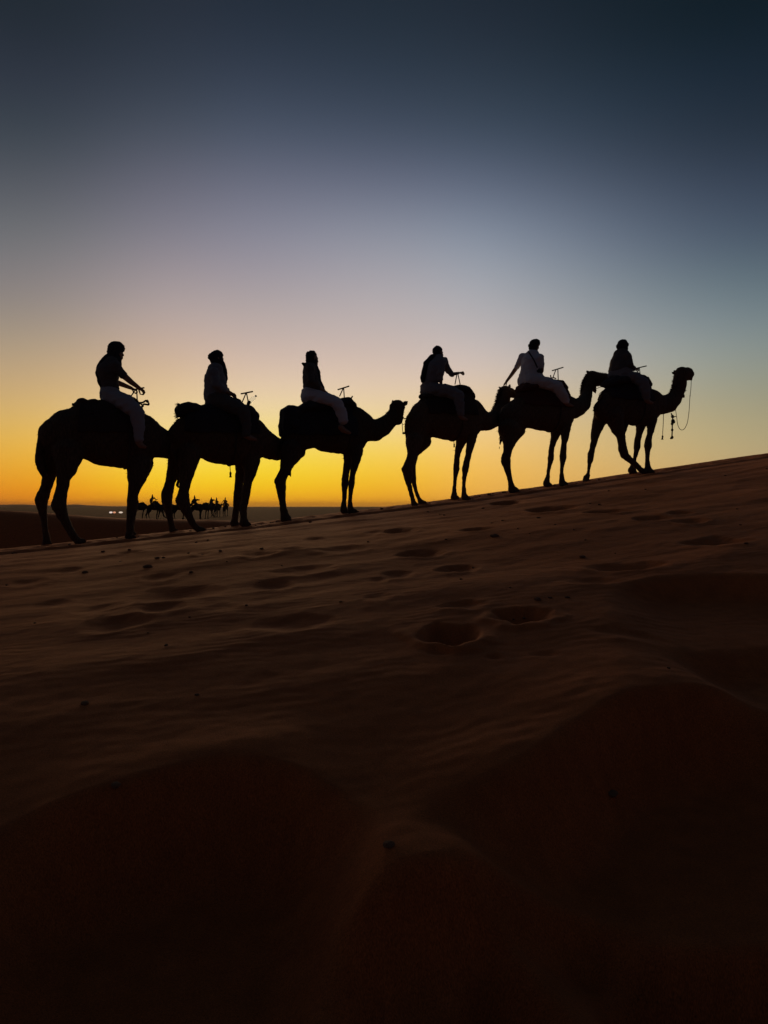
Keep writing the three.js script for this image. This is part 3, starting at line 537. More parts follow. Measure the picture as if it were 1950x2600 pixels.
// ---- 2
const f2 = frame(380, 860, 4.0975, 545);
camel(f2, {
  trunk: [[[342, 1020, 155], [430, 985, 190], [560, 985, 260], [720, 1005, 295], [860, 1030, 286], [975, 1050, 258]], [[1055, 1140, 130]], [[520, 870, 130], [720, 840, 165], [950, 850, 130], [1040, 880, 85]]],
  neck: [[[1060, 1000, 170, 0], [1150, 1070, 150, 0], [1235, 1115, 133, -.12], [1320, 1150, 114, -.3], [1430, 1140, 92, -.52], [1540, 1085, 76, -.62], [1640, 1000, 66, -.64], [1690, 950, 60, -.64]], [[1690, 950, 62, -.64], [1780, 975, 50, -.64], [1850, 1000, 40, -.64]]],
  legs: [
    [-.2, [[290, 1180, 100], [268, 1290, 82], [245, 1400, 63], [212, 1500, 47], [182, 1605, 50], [180, 1680, 48], [192, 1770, 35], [206, 1850, 26], [224, 1930, 24], [240, 1985, 30], [280, 1992, 13]]],
    [.2, [[430, 1200, 120], [395, 1375, 78], [370, 1500, 55], [352, 1600, 51], [346, 1680, 62], [368, 1750, 50], [402, 1820, 36], [436, 1890, 29], [475, 1945, 28], [510, 1965, 28], [570, 1978, 12]]],
    [-.2, [[960, 1280, 95], [942, 1400, 52], [930, 1500, 40], [918, 1600, 44], [918, 1650, 41], [905, 1730, 31], [893, 1820, 25], [884, 1890, 27], [880, 1935, 36], [915, 1945, 18]]],
    [.2, [[1065, 1270, 100], [1052, 1390, 64], [1022, 1490, 43], [1006, 1590, 40], [998, 1650, 35], [986, 1730, 27], [980, 1800, 26], [979, 1870, 31], [982, 1912, 42], [1040, 1928, 15]]]],
  extra: [[[164, 1625, 34, -.2], [190, 1590, 34, -.2]], [[314, 1678, 36, .2], [350, 1640, 40, .2]], [[210, 1000, 20, 0], [230, 1150, 24, .05], [290, 1330, 18, .02], [312, 1420, 10, 0], [300, 1470, 12, 0], [286, 1520, 15, 0], [302, 1545, 9, 0]]],
  ears: [[[1675, 900, -.57], [1655, 860, -.55], 16], [[1675, 900, -.71], [1655, 860, -.73], 16]],
  mane: [[[[190, 1000, -.8, -.4], [220, 925, -.7, -.6], [290, 830, -.6, -.7]], 90, 10, 0], [[[1135, 860, .6, -.6], [1230, 982, .5, -.7], [1320, 1036, .2, -.9]], 50, 9, 0]],
}, FUR[1], 'second camel from the tail of the line, its neck reaching behind the next rump', GC);
saddle(f2, {
  x0: 330, x1: 1090, yb: 1000, girth: 830,
  pad: [[[[330, 745, 62], [385, 735, 74], [450, 745, 72], [520, 760, 60], [640, 740, 70], [800, 740, 70], [930, 750, 70], [1010, 775, 78], [1070, 810, 56], [1090, 850, 40]], 2.2], [[[870, 640, 30], [905, 670, 40]], 2.5]],
  bars: [[[952, 573, -.17], [1070, 550, .17]]], posts: [[[1003, 566, -.04], [958, 672, -.08]], [[1008, 566, .04], [1026, 660, .06]]],
  tassels: [[[835, 1318, .1], [841, 1405, .1], .026]], fuzz: [[296, 775, -.9, .2, 160], [306, 715, -.8, -.3, 90]],
}, M.blanket2, 'saddle with a big shaggy bundle behind and a bottle tucked at its handle', GS);
person(f2, {
  head: [700, 215], yaw: 0.1, turban: [[[690, 182, 60], [700, 175, 58]], [[645, 190, 40]], [[732, 172, 34]], [[698, 235, 66], [705, 270, 62]]],
  torso: [[682, 330, 84], [678, 420, 108], [688, 510, 118], [690, 590, 122]], hip: [[690, 610, 118], [690, 660, 110]],
  armN: [[665, 355, 44, .18], [690, 480, 38, .26], [770, 535, 28, .24], [830, 560, 19, .14]], armF: [[700, 350, 42, -.18], [720, 480, 36, -.26], [800, 540, 26, -.2], [845, 575, 19, -.1]], handN: 'rest', handF: 'rest',
  leg: [[720, 650, 98, .12], [880, 705, 76, .32], [975, 755, 66, .43], [1008, 880, 54, .45], [1000, 985, 44, .46]], foot: [[1000, 1010, 28, .46], [1045, 1030, 28, .47], [1105, 1048, 15, .49]],
  shirt: M.grey, trousers: M.dim, scarf: [[[730, 260, 48], [760, 330, 44], [770, 420, 40], [760, 490, 34]]],
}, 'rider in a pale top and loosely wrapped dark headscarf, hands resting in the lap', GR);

// ---- 3
const f3 = frame(660, 860, 4.1475, 810);
camel(f3, {
  thin: true,
  trunk: [[[362, 1010, 145], [470, 1000, 165], [560, 970, 178], [700, 970, 221], [830, 985, 223], [940, 990, 203]], [[1005, 1080, 112]], [[420, 860, 120], [640, 850, 160], [890, 810, 130]]],
  neck: [[[980, 880, 170], [1045, 930, 172], [1120, 950, 130], [1210, 968, 109], [1290, 930, 98], [1365, 865, 82], [1425, 800, 76], [1448, 722, 70]], [[1448, 722, 72], [1455, 800, 56], [1458, 860, 46], [1485, 840, 28]]],
  legs: [
    [.2, [[345, 1180, 115], [290, 1310, 66], [262, 1380, 49], [232, 1450, 49], [213, 1508, 52], [222, 1590, 43], [232, 1690, 30], [246, 1780, 31], [258, 1850, 38], [264, 1880, 44], [320, 1898, 14]]],
    [-.2, [[350, 1180, 110], [296, 1310, 64], [268, 1380, 47], [240, 1450, 46], [222, 1508, 48], [230, 1590, 40], [236, 1690, 28], [248, 1780, 29], [256, 1845, 36], [260, 1870, 42], [312, 1885, 14]]],
    [-.2, [[930, 1190, 78], [918, 1300, 41], [908, 1400, 33], [899, 1480, 34], [896, 1530, 35], [890, 1600, 24], [886, 1680, 19], [882, 1750, 25], [884, 1800, 34], [915, 1812, 18]]],
    [.2, [[1035, 1170, 76], [1020, 1270, 49], [990, 1370, 34], [972, 1450, 27], [968, 1510, 31], [956, 1590, 21], [950, 1680, 17], [950, 1750, 25], [955, 1800, 34], [1012, 1815, 14]]]],
  extra: [[[194, 1505, 32, .2], [222, 1460, 36, .2]], [[1380, 705, 8], [1400, 720, 20]], [[318, 1370, 12, .2], [316, 1415, 10, .2], [322, 1450, 5, .2]]],
  ears: [[[1412, 690, -.06], [1397, 648, -.09], 17], [[1512, 698, .08], [1552, 662, .12], 24]], eye: [1518, 722, .1],
  mane: [[[[1235, 855, 0, -1], [1300, 822, -.4, -.9], [1380, 735, -.6, -.7]], 60, 15, 0], [[[420, 1230, .4, .8], [340, 1320, .4, .8]], 25, 10, .15]],
}, FUR[2], 'camel with raised head and both ears pricked, in the gap behind the next camel', GC);
saddle(f3, {
  x0: 235, x1: 960, yb: 1030, girth: 880,
  pad: [[[[255, 770, 36], [320, 750, 50], [410, 765, 46], [520, 720, 70], [680, 720, 70], [820, 700, 66], [900, 680, 62], [955, 710, 46]], 2.4], [[[262, 800, 40], [252, 900, 42], [262, 1000, 44]], 3], [[[330, 800, 70], [320, 920, 80]], 2.2]],
  bars: [[[822, 536, -.17], [937, 500, .17]]], posts: [[[876, 524, -.04], [838, 608, -.08]], [[882, 522, .04], [889, 625, .05]]],
  frame: [[[[935, 620, 0], [960, 625, .02], [975, 604, .05]], .012], [[[962, 625, .02], [968, 655, .04]], .012], [[[222, 756, 0], [245, 765, 0]], .014]],
}, M.black, 'black saddle with its cloth hanging low over the rump, under the upright rider', GS);
person(f3, {
  head: [550, 210], yaw: 0.2, turban: [[[540, 180, 60], [548, 172, 50]], [[541, 235, 60], [545, 275, 56]]],
  torso: [[525, 310, 70], [530, 400, 78], [545, 490, 88], [560, 550, 92]], hip: [[520, 580, 84], [500, 620, 62], [560, 600, 80]],
  armN: [[520, 320, 38, .17], [540, 440, 34, .24], [610, 500, 27, .2], [660, 540, 18, .12]], armF: [[545, 320, 38, -.17], [565, 440, 32, -.22], [640, 500, 26, -.16], [675, 550, 18, -.08]], handN: 'rest', handF: 'rest',
  leg: [[555, 600, 74, .1], [700, 632, 64, .3], [810, 675, 60, .42], [855, 780, 58, .45], [880, 860, 52, .46]], foot: [[850, 930, 30, .46], [875, 960, 30, .47], [945, 992, 17, .5]],
  shirt: M.dim, trousers: M.white, scarf: [[[560, 290, 46], [590, 370, 46], [600, 450, 46], [630, 530, 50]], [[455, 262, 14], [475, 275, 26]]],
}, 'rider sitting bolt upright in white trousers with a long dark scarf down the chest', GR);

// ---- 4
const f4 = frame(980, 840, 4.706, 1115);
const D4 = {
  trunk: [[[402, 1085, 165], [470, 1030, 198], [600, 1030, 243], [740, 1040, 265], [860, 1050, 260], [950, 1060, 215]], [[1030, 1150, 108]], [[560, 900, 120], [720, 870, 165], [900, 830, 158]]],
  neck: [[[1020, 980, 165, 0], [1130, 1065, 128, 0], [1220, 1085, 102, -.15], [1300, 1050, 96, -.35], [1370, 950, 88, -.52], [1400, 830, 84, -.56], [1425, 735, 74, -.56]], [[1425, 730, 64, -.56], [1490, 738, 52, -.55], [1550, 765, 44, -.55], [1592, 782, 36, -.55]]],
  legs: [
    [.2, [[365, 1330, 105], [322, 1475, 52], [288, 1570, 56], [258, 1660, 62], [262, 1750, 40], [276, 1830, 24], [298, 1920, 21], [322, 2000, 22], [336, 2040, 28], [372, 2058, 13]]],
    [-.2, [[400, 1320, 112], [330, 1475, 46], [305, 1600, 50], [306, 1680, 46], [324, 1760, 34], [338, 1830, 21], [362, 1920, 19], [390, 1990, 20], [410, 2035, 27], [470, 2053, 13]]],
    [-.2, [[890, 1260, 80], [862, 1400, 41], [850, 1500, 31], [845, 1600, 33], [842, 1650, 33], [828, 1740, 21], [820, 1840, 15], [815, 1920, 23], [815, 1985, 36], [862, 2008, 16]]],
    [.2, [[1045, 1220, 80], [1025, 1350, 50], [986, 1470, 35], [962, 1580, 35], [948, 1640, 35], [936, 1730, 21], [930, 1830, 15], [932, 1910, 23], [938, 1965, 36], [998, 1986, 15]]]],
  extra: [[[226, 1660, 36, .2], [262, 1600, 40, .2]], [[395, 1100, 155], [352, 1240, 110], [332, 1360, 80], [322, 1475, 52]], [[250, 1080, 18], [242, 1200, 16], [262, 1330, 14]]],
  ears: [[[1378, 702, -.5], [1352, 668, -.48], 15], [[1470, 685, -.63], [1482, 640, -.66], 16]], eye: [1480, 720, -.46],
  mane: [[[[1350, 700, -1, -.1], [1322, 780, -1, -.1], [1300, 880, -.9, -.3], [1262, 955, -.7, -.6]], 170, 17, -.52], [[[1060, 830, .6, -.5], [1130, 935, .6, -.6]], 25, 8, 0], [[[240, 1090, -.9, -.1], [255, 1025, -.8, -.5], [335, 925, -.7, -.6], [415, 838, -.6, -.7]], 130, 13, 0]],
};
camel(f4, D4, FUR[3], 'brown camel with shaggy neck whose head is being patted by the rider ahead', GC);
saddle(f4, {
  x0: 420, x1: 1010, yb: 1020, girth: 800,
  pad: [[[[440, 785, 34], [480, 790, 44], [560, 770, 60], [700, 740, 62], [830, 720, 66], [930, 730, 62], [990, 790, 50]], 2.4]],
  bars: [[[835, 522, -.17], [922, 490, .17]]], posts: [[[848, 520, -.04], [824, 642, -.08]], [[860, 518, .04], [886, 640, .06]]],
  tassels: [[[810, 1310, .2], [815, 1362, .2], .02]],
}, M.blanket, 'dark saddle whose handle is held by one outstretched arm', GS);
person(f4, {
  head: [622, 262], yaw: 0.3, turban: [[[614, 240, 61], [618, 235, 58]], [[615, 285, 54], [612, 310, 52]]],
  torso: [[612, 360, 84], [565, 450, 112], [545, 540, 104], [525, 610, 90]], hip: [[515, 650, 82], [510, 700, 76]],
  armN: [[655, 385, 46, .16], [655, 500, 34, .22], [650, 580, 27, .2], [658, 630, 19, .2]], armF: [[690, 365, 42, -.14], [735, 460, 33, -.2], [785, 520, 25, -.2], [850, 508, 18, -.16]], handN: 'rest',
  leg: [[560, 700, 84, .1], [760, 725, 78, .32], [860, 775, 72, .43], [885, 900, 54, .46], [890, 990, 42, .46]], foot: [[890, 1020, 28, .46], [915, 1040, 28, .47], [965, 1058, 14, .49]],
  shirt: M.grey, trousers: M.grey, scarf: [[[560, 320, 44], [490, 400, 46], [470, 470, 38], [440, 560, 30], [440, 600, 22]]],
}, 'rider with dark cloth hanging down the back and one bent arm on the handle', GR);

// ---- 5
const f5 = frame(1230, 830, 4.915, 1375);
camel(f5, {
  trunk: [[[342, 1115, 158], [440, 1075, 188], [560, 1055, 206], [700, 1055, 236], [830, 1062, 242], [930, 1070, 212]], [[1018, 1140, 98]], [[520, 900, 110], [650, 880, 170], [830, 850, 165], [960, 900, 122]]],
  neck: [[[1040, 1000, 140, 0], [1110, 1020, 125, 0], [1170, 1005, 108, -.1], [1235, 955, 96, -.28], [1270, 870, 75, -.42], [1276, 780, 75, -.5], [1300, 690, 80, -.52], [1340, 632, 76, -.52]], [[1340, 632, 78, -.52], [1420, 655, 84, -.52], [1500, 642, 62, -.52], [1560, 645, 50, -.52], [1610, 655, 42, -.52]]],
  legs: [
    [.2, [[340, 1290, 135], [312, 1430, 70], [292, 1540, 51], [268, 1640, 52], [268, 1690, 50], [285, 1770, 36], [305, 1850, 27], [325, 1930, 27], [338, 1990, 34], [346, 2030, 44], [425, 2046, 14]]],
    [-.2, [[345, 1290, 130], [320, 1430, 64], [298, 1540, 46], [276, 1640, 46], [276, 1690, 44], [292, 1770, 32], [308, 1850, 25], [324, 1930, 25], [336, 1985, 32], [344, 2020, 40], [410, 2036, 14]]],
    [-.2, [[880, 1265, 82], [856, 1400, 41], [842, 1500, 30], [832, 1590, 33], [828, 1645, 33], [810, 1740, 20], [795, 1840, 17], [783, 1910, 27], [775, 1965, 40], [822, 1985, 18]]],
    [.2, [[1035, 1210, 85], [1020, 1350, 51], [995, 1450, 33], [982, 1560, 37], [980, 1630, 37], [970, 1710, 21], [963, 1800, 18], [966, 1870, 26], [972, 1930, 38], [1030, 1952, 15]]]],
  extra: [[[240, 1668, 32, .2], [268, 1620, 36, .2]], [[340, 1120, 152], [322, 1260, 118], [312, 1400, 74]], [[205, 1090, 18, 0], [198, 1200, 18, 0], [208, 1300, 20, 0], [206, 1400, 13, 0], [191, 1480, 7, 0], [186, 1528, 3, 0]], [[1340, 720, 60, -.52], [1372, 790, 24, -.52], [1386, 822, 9, -.52]]],
  ears: [[[1292, 578, -.45], [1276, 545, -.44], 14], [[1300, 578, -.6], [1290, 546, -.62], 14]], eye: [1420, 612, -.44],
  mane: [[[[1270, 590, -.8, -.3], [1222, 680, -1, 0], [1200, 770, -1, .1], [1202, 860, -.9, -.1]], 160, 17, -.5], [[[196, 1240, -.8, .6], [190, 1420, -.6, .8]], 60, 14, 0], [[[1330, 556, 0, -1], [1460, 566, 0, -1], [1530, 576, 0, -1]], 26, 9, -.52], [[[192, 1100, -.9, .1], [235, 1030, -.8, -.5], [330, 955, -.6, -.7], [450, 895, -.4, -.8]], 130, 12, 0]],
}, FUR[4], 'camel with a long hanging tail, carrying its head level behind the lead camel', GC);
saddle(f5, {
  x0: 415, x1: 1010, yb: 1010, girth: 820,
  pad: [[[[435, 790, 34], [500, 760, 60], [640, 740, 70], [800, 730, 70], [920, 720, 50], [970, 770, 40]], 2.6]],
  bars: [[[846, 546, -.17], [982, 505, .17]]], posts: [[[892, 532, -.04], [855, 632, -.08]], [[916, 526, .04], [921, 665, .05]]],
  frame: [[[[824, 600, -.1], [832, 634, -.1], [862, 634, 0], [892, 645, .08]], .012]],
}, M.red, 'reddish dark saddle with a bare T-shaped handle standing free ahead of its rider', GS);
person(f5, {
  head: [626, 232], yaw: 0.5, turban: [[[618, 215, 60], [640, 205, 56]], [[658, 195, 34]], [[566, 232, 22], [585, 250, 34]], [[606, 262, 54], [606, 300, 46]]],
  torso: [[600, 370, 88], [592, 460, 128], [586, 550, 130]], hip: [[575, 610, 124], [560, 670, 112]], tk: 1.1,
  armN: [[690, 385, 42, .18], [712, 480, 33, .22], [712, 550, 29, .2], [705, 580, 20, .2]], armF: [[480, 375, 38, -.2], [405, 500, 28, -.34], [340, 595, 23, -.45], [285, 668, 17, -.5]], handN: 'rest', handF: 'rest', sleeve: 1,
  leg: [[600, 660, 90, .12], [780, 700, 74, .32], [910, 750, 74, .43], [975, 850, 64, .46], [1010, 915, 50, .46]], foot: [[1015, 945, 28, .46], [1045, 968, 27, .47], [1100, 985, 14, .49]],
  shirt: M.white, trousers: M.white,
}, 'rider in white with a bag strap across the back, reaching back to the camel behind', GR);
{
  const g = f5.group('shoulder_bag'); tag(g, 'dark shoulder bag on a strap across the white rider\'s back', 'bag');
  const P = (x, y, w) => f5(x, y, w).slice(0, 3);
  const st = [P(548, 308, .2), P(590, 370, .25), P(630, 440, .26), P(662, 510, .25), P(690, 560, .22)];
  mesh('strap', tube(st, 0.014), M.black, g);
  const c = chains([{ p: [f5(672, 560, .24, 24), f5(700, 568, .24, 24)], k: .7 }, { p: [f5(676, 535, .24, 20), f5(700, 540, .24, 20)], k: .7 }], .02); mesh('pouch', solid(c, .012), M.black, g);
  mesh('buckle', mergeGeometries([ball(P(668, 516, .3), .014), ball(P(660, 528, .3), .012)]), new THREE.MeshStandardMaterial({ color: rgb(.7, .7, .7), metalness: .4, roughness: .35 }), g);
}

// ---- 6: the lead camel
const f6 = frame(1450, 830, 4.74, 1595);
const D6 = {
  trunk: [[[402, 1000, 138], [500, 955, 195], [600, 950, 220], [720, 958, 220], [830, 965, 210], [915, 960, 178]], [[985, 1035, 84]], [[480, 830, 92], [640, 780, 170], [810, 770, 155]]],
  neck: [[[960, 900, 150], [1010, 930, 140], [1090, 940, 111], [1180, 920, 108], [1240, 870, 92], [1280, 790, 82], [1304, 700, 88], [1312, 620, 84], [1330, 570, 80]], [[1330, 568, 80], [1400, 560, 73], [1436, 568, 46]], [[1400, 600, 44], [1436, 620, 20]]],
  legs: [
    [-.18, [[360, 1030, 112], [325, 1150, 76], [294, 1280, 54], [276, 1380, 39], [258, 1460, 29], [238, 1540, 33], [233, 1600, 31], [218, 1690, 17], [207, 1770, 14], [200, 1815, 24], [186, 1840, 34], [162, 1856, 18]]],
    [.18, [[540, 1060, 115], [575, 1225, 78], [598, 1310, 52], [610, 1390, 45], [620, 1470, 47], [645, 1530, 42], [700, 1580, 33], [765, 1632, 29], [830, 1685, 27], [882, 1722, 30], [950, 1742, 13]]],
    [-.2, [[815, 1135, 76], [810, 1270, 37], [800, 1370, 36], [796, 1440, 39], [784, 1510, 26], [768, 1590, 17], [756, 1650, 20], [742, 1710, 32], [735, 1750, 44], [775, 1768, 18]]],
    [.2, [[995, 1105, 76], [975, 1220, 44], [946, 1300, 33], [927, 1370, 38], [925, 1420, 40], [918, 1500, 23], [918, 1580, 21], [921, 1640, 27], [928, 1695, 40], [988, 1726, 16]]]],
  extra: [[[660, 1170, 26, .1], [645, 1240, 24, .15], [640, 1285, 12, .15]], [[1350, 830, 20], [1358, 852, 6]], [[1440, 632, 8], [1448, 640, 6]]],
  ears: [[[1246, 562, .07], [1216, 547, .09], 16], [[1258, 545, -.08], [1238, 525, -.1], 15]], eye: [1395, 520, .1],
  mane: [[[[1215, 640, -.9, 0], [1205, 720, -.8, -.2], [1170, 800, -.5, -.7], [1120, 835, 0, -1]], 60, 8, 0], [[[1385, 760, .8, .4], [1330, 850, .8, .5]], 30, 12, 0], [[[262, 1020, -.9, .1], [278, 955, -.8, -.4], [340, 880, -.7, -.6], [395, 805, -.7, -.6]], 110, 12, 0]],
};
camel(f6, D6, FUR[5], 'lead camel at the head of the line with a loose rope hanging from its muzzle', GC);
saddle(f6, {
  x0: 405, x1: 900, yb: 900, girth: 760,
  pad: [[[[440, 690, 46], [520, 660, 70], [640, 640, 76], [760, 640, 72], [850, 655, 56], [900, 700, 40]], 2.4]],
  bars: [[[742, 508, -.17], [907, 470, .17]]], posts: [[[815, 495, -.03], [795, 552, -.06]], [[822, 494, .03], [830, 560, .04]]],
  frame: [[[[910, 630, 0], [928, 622, 0], [940, 632, 0]], .008]],
}, M.blanket2, 'saddle on the lead camel, its long crossbar nearly level', GS);
person(f6, {
  head: [628, 228], yaw: 0.1, turban: [[[618, 212, 62], [625, 208, 60]], [[575, 235, 34], [600, 255, 50]], [[662, 215, 34]], [[620, 265, 66], [618, 295, 64]]],
  torso: [[606, 350, 92], [596, 440, 116], [592, 515, 126]], hip: [[590, 550, 120], [600, 590, 100]], tk: 1.15,
  armN: [[680, 360, 44, .18], [712, 450, 32, .26], [735, 492, 18, .22], [752, 500, 13, .1]], armF: [[560, 360, 44, -.18], [600, 450, 34, -.28], [680, 492, 24, -.24], [742, 500, 14, -.17]],
  leg: [[620, 590, 72, .12], [780, 610, 66, .3], [870, 680, 66, .42], [895, 780, 56, .45], [905, 850, 44, .46]], foot: [[905, 880, 28, .46], [930, 900, 26, .47], [980, 915, 14, .49]],
  shirt: M.dim, trousers: M.grey, sleeve: 3,
}, 'rider of the lead camel, wrapped in a dark cloak with a full headscarf', GR);

// ---- ropes, tassels, bottle
function rope(f, pts, r, label, group, knots = []) {
  const g = f.group('lead_rope'); tag(g, label, 'rope', group);
  mesh('cord', tube(pts.map(q => f(...q)), r, pts.length * 10, 6), M.rope, g);
  for (const [x, y, w, k] of knots) mesh('knot', ball(f(x, y, w), k), M.rope, g);
  return g;
}
rope(f6, [[1447, 636, .02], [1442, 740, .02], [1430, 850, .03], [1417, 1040, .04], [1392, 1175, .04], [1352, 1236, .04], [1318, 1236, .04], [1288, 1190, .04], [1270, 1080, .05], [1257, 990, .06]], .0065, 'long thin rope looping loosely from the lead camel\'s muzzle to its chest', undefined, [[1432, 830, .03, .012]]);
rope(f5, [[1398, 770, -.45], [1470, 745, -.35], [1515, 760, -.2], [1455, 815, -.1], [1430, 850, 0], [1440, 895, .05]], .006, 'thin rope hanging in a bow between a muzzle and the lead camel\'s rump');
rope(f3, [[1503, 828, .06], [1525, 842, .08], [1552, 836, .1]], .008, 'short taut rope from the pricked-eared camel\'s muzzle to the next rump', undefined, [[1508, 830, .06, .014]]);
{
  const g = f3.group('halter_tassel'); tag(g, 'small tassel on a looped cord below the pricked-eared camel\'s chin', 'tassel');
  const P = (x, y) => f3(x, y, .07);
  mesh('cord', mergeGeometries([tube([P(1498, 885), P(1500, 940), P(1506, 985)], .006), tube([P(1545, 850), P(1528, 900), P(1526, 985)], .006), tube([P(1505, 905), P(1520, 900), P(1530, 890)], .005)]), M.darkrope, g);
  mesh('pouch', new THREE.BoxGeometry(.05, .035, .03).translate(...P(1517, 995).slice(0, 3)), M.tassel, g);
}
{
  const A = [[1112, 1050], [1108, 1180], [1101, 1300]], g = f6.group('chest_tassel'); tag(g, 'slim tassel on a plain cord below the lead camel\'s chest', 'tassel');
  mesh('cord', tube(A.map(q => f6(q[0], q[1], .05)), .007), M.darkrope, g); const q = f6(1101, 1322, .05);
  mesh('tuft', mergeGeometries([ball(q, .026, .75, 1.3, .75), cone([q[0] - .01, q[1] - .06, q[2]], [q[0], q[1] + .01, q[2]], .026, 8)]), M.tassel, g);
  const h = f6.group('chest_tassel'); tag(h, 'thick knotted tassel with woollen lumps below the lead camel\'s chest', 'tassel');
  mesh('cord', tube([[1205, 1040], [1222, 1090], [1218, 1180], [1217, 1250], [1214, 1320]].map(q => f6(q[0], q[1], .05)), .014), M.darkrope, h);
  for (const [x, y, r] of [[1220, 1078, .035], [1234, 1085, .018], [1226, 1135, .045], [1238, 1145, .03], [1217, 1165, .034], [1217, 1240, .03], [1216, 1330, .034], [1202, 1340, .022]]) mesh('woollen_ball', ball(f6(x, y, .05 + r * .3), r, .9, 1.1, .9), M.tassel, h);
  mesh('toggle', tube([f6(1222, 1082, .06), f6(1262, 1078, .07)], .01), M.tassel, h);
}
{
  const g = f2.group('water_bottle'); tag(g, 'clear plastic bottle tilted in front of the saddle handle', 'bottle');
  const a = new THREE.Vector3(...f2(1040, 655, .1).slice(0, 3)), b = new THREE.Vector3(...f2(1108, 594, .1).slice(0, 3)), d = b.clone().sub(a), L = d.length(), q = new THREE.Quaternion().setFromUnitVectors(new THREE.Vector3(0, 1, 0), d.clone().normalize());
  const put = geo => { geo.applyQuaternion(q); geo.translate(a.x, a.y, a.z); return geo; };
  mesh('bottle_body', put(new THREE.LatheGeometry([[.001, 0], [.03, .002], [.034, .012], [.034, L * .55], [.03, L * .68], [.014, L * .86], [.012, L * .9]].map(p => new THREE.Vector2(...p)), 20)), M.plastic, g);
  mesh('cap', put(new THREE.CylinderGeometry(.015, .015, L * .12, 14).translate(0, L * .96, 0)), M.cap, g);
  const h = f2.group('bottle_sleeve'); tag(h, 'small dark pouch holding the clear bottle at the saddle front', 'pouch');
  const c = chains([f2.chain([[1022, 690, 16, .1], [1034, 662, 20, .1]])], .01); mesh('pouch', solid(c, .01), M.black, h);
}

// ------------------------------------------------------------------ far caravan on the plain: the same kinds of animal, seen small
const farG = 'far camels on the plain behind the crest', farR = 'far riders on the plain behind the crest';
function flat(f) { f.ground = () => 0; return f; }
const kinds = [f4, f5, f6, f3].map((src, i) => ({ src }));
{
  const find = f => scene.children.filter(o => o.isGroup && Math.abs(o.position.x - f.g[0]) < 1e-6 && Math.abs(o.position.z - f.g[1]) < 1e-6);
  for (const k of kinds) { const all = find(k.src); k.camel = all.find(o => o.userData.category === 'camel'); k.rider = all.find(o => o.userData.category === 'person'); }
  // [u of the feet, v of the feet, kind, heading in degrees from the picture plane, rider?, label of the camel, label of the rider]
  const list = [
    [352, 1319, 0, 20, 0, 'far riderless camel walking just behind a rider with an outstretched arm'],
    [388, 1319.5, 0, 22, 1, 'far camel whose rider stretches an arm forward', 'far rider in a peaked headscarf stretching an arm forward'],
    [422, 1319.5, 2, 25, 0, 'far riderless camel ahead of the one whose rider stretches an arm'],
    [458, 1319, 1, 28, 0, 'far riderless camel nose to tail between two other far camels'],
    [497, 1318.5, 3, 30, 1, 'far camel in profile with a rider in a tall pointed headscarf', 'far rider in a tall pointed headscarf on a camel in profile'],
    [520, 1318, 1, 62, 0, 'far riderless camel walking at the flank of the pointed-headscarf rider\'s camel'],
    [538, 1312, 2, 72, 1, 'far camel seen from behind, one of two walking shoulder to shoulder', 'far rider seen from behind, one of two shoulder to shoulder'],
    [551, 1313, 3, 76, 1, 'far camel seen from behind, one of two walking shoulder to shoulder', 'far rider seen from behind, one of two shoulder to shoulder'],
    [573, 1311, 1, 84, 1, 'far camel seen from behind, walking alone apart from the pair', 'far rider seen from behind on the camel apart from the pair'],
    [611, 1311, 0, 80, 1, 'far camel seen from behind at the very front of the far line', 'far rider on the camel at the very front of the far line'],
  ];
  for (const [u, v, k, deg, rider, lc, lr] of list) {
    const d = (1.5 + 0.02) * FPX / (v - 1287), x = (u - 975) / FPX * d, z = -d, y = groundRel(x, z) + EYE - 0.02, turn = deg * Math.PI / 180;
    const dress = o => { o.traverse(m => { if (m.isMesh && m.material !== M.skin) m.material = o.userData.category === 'camel' ? FUR[2] : m.name === 'turban' ? M.indigo : M.robe; }); return o; };
    const c = dress(kinds[k].camel.clone()); c.name = numbered('camel'); c.position.set(x, y, z); c.rotation.y = turn; tag(c, lc, 'camel', farG); scene.add(c);
    if (rider) { const r = dress(kinds[k].rider.clone()); r.name = numbered('person'); r.position.set(x, y, z); r.rotation.y = turn; const hc = kinds[k].src.hc; mesh('headscarf_peak', new THREE.ConeGeometry(.13, .42, 12).translate(hc[0] - .02, hc[1] + .2, hc[2]), M.indigo, r); tag(r, lr, 'person', farR); scene.add(r); }
  }
}

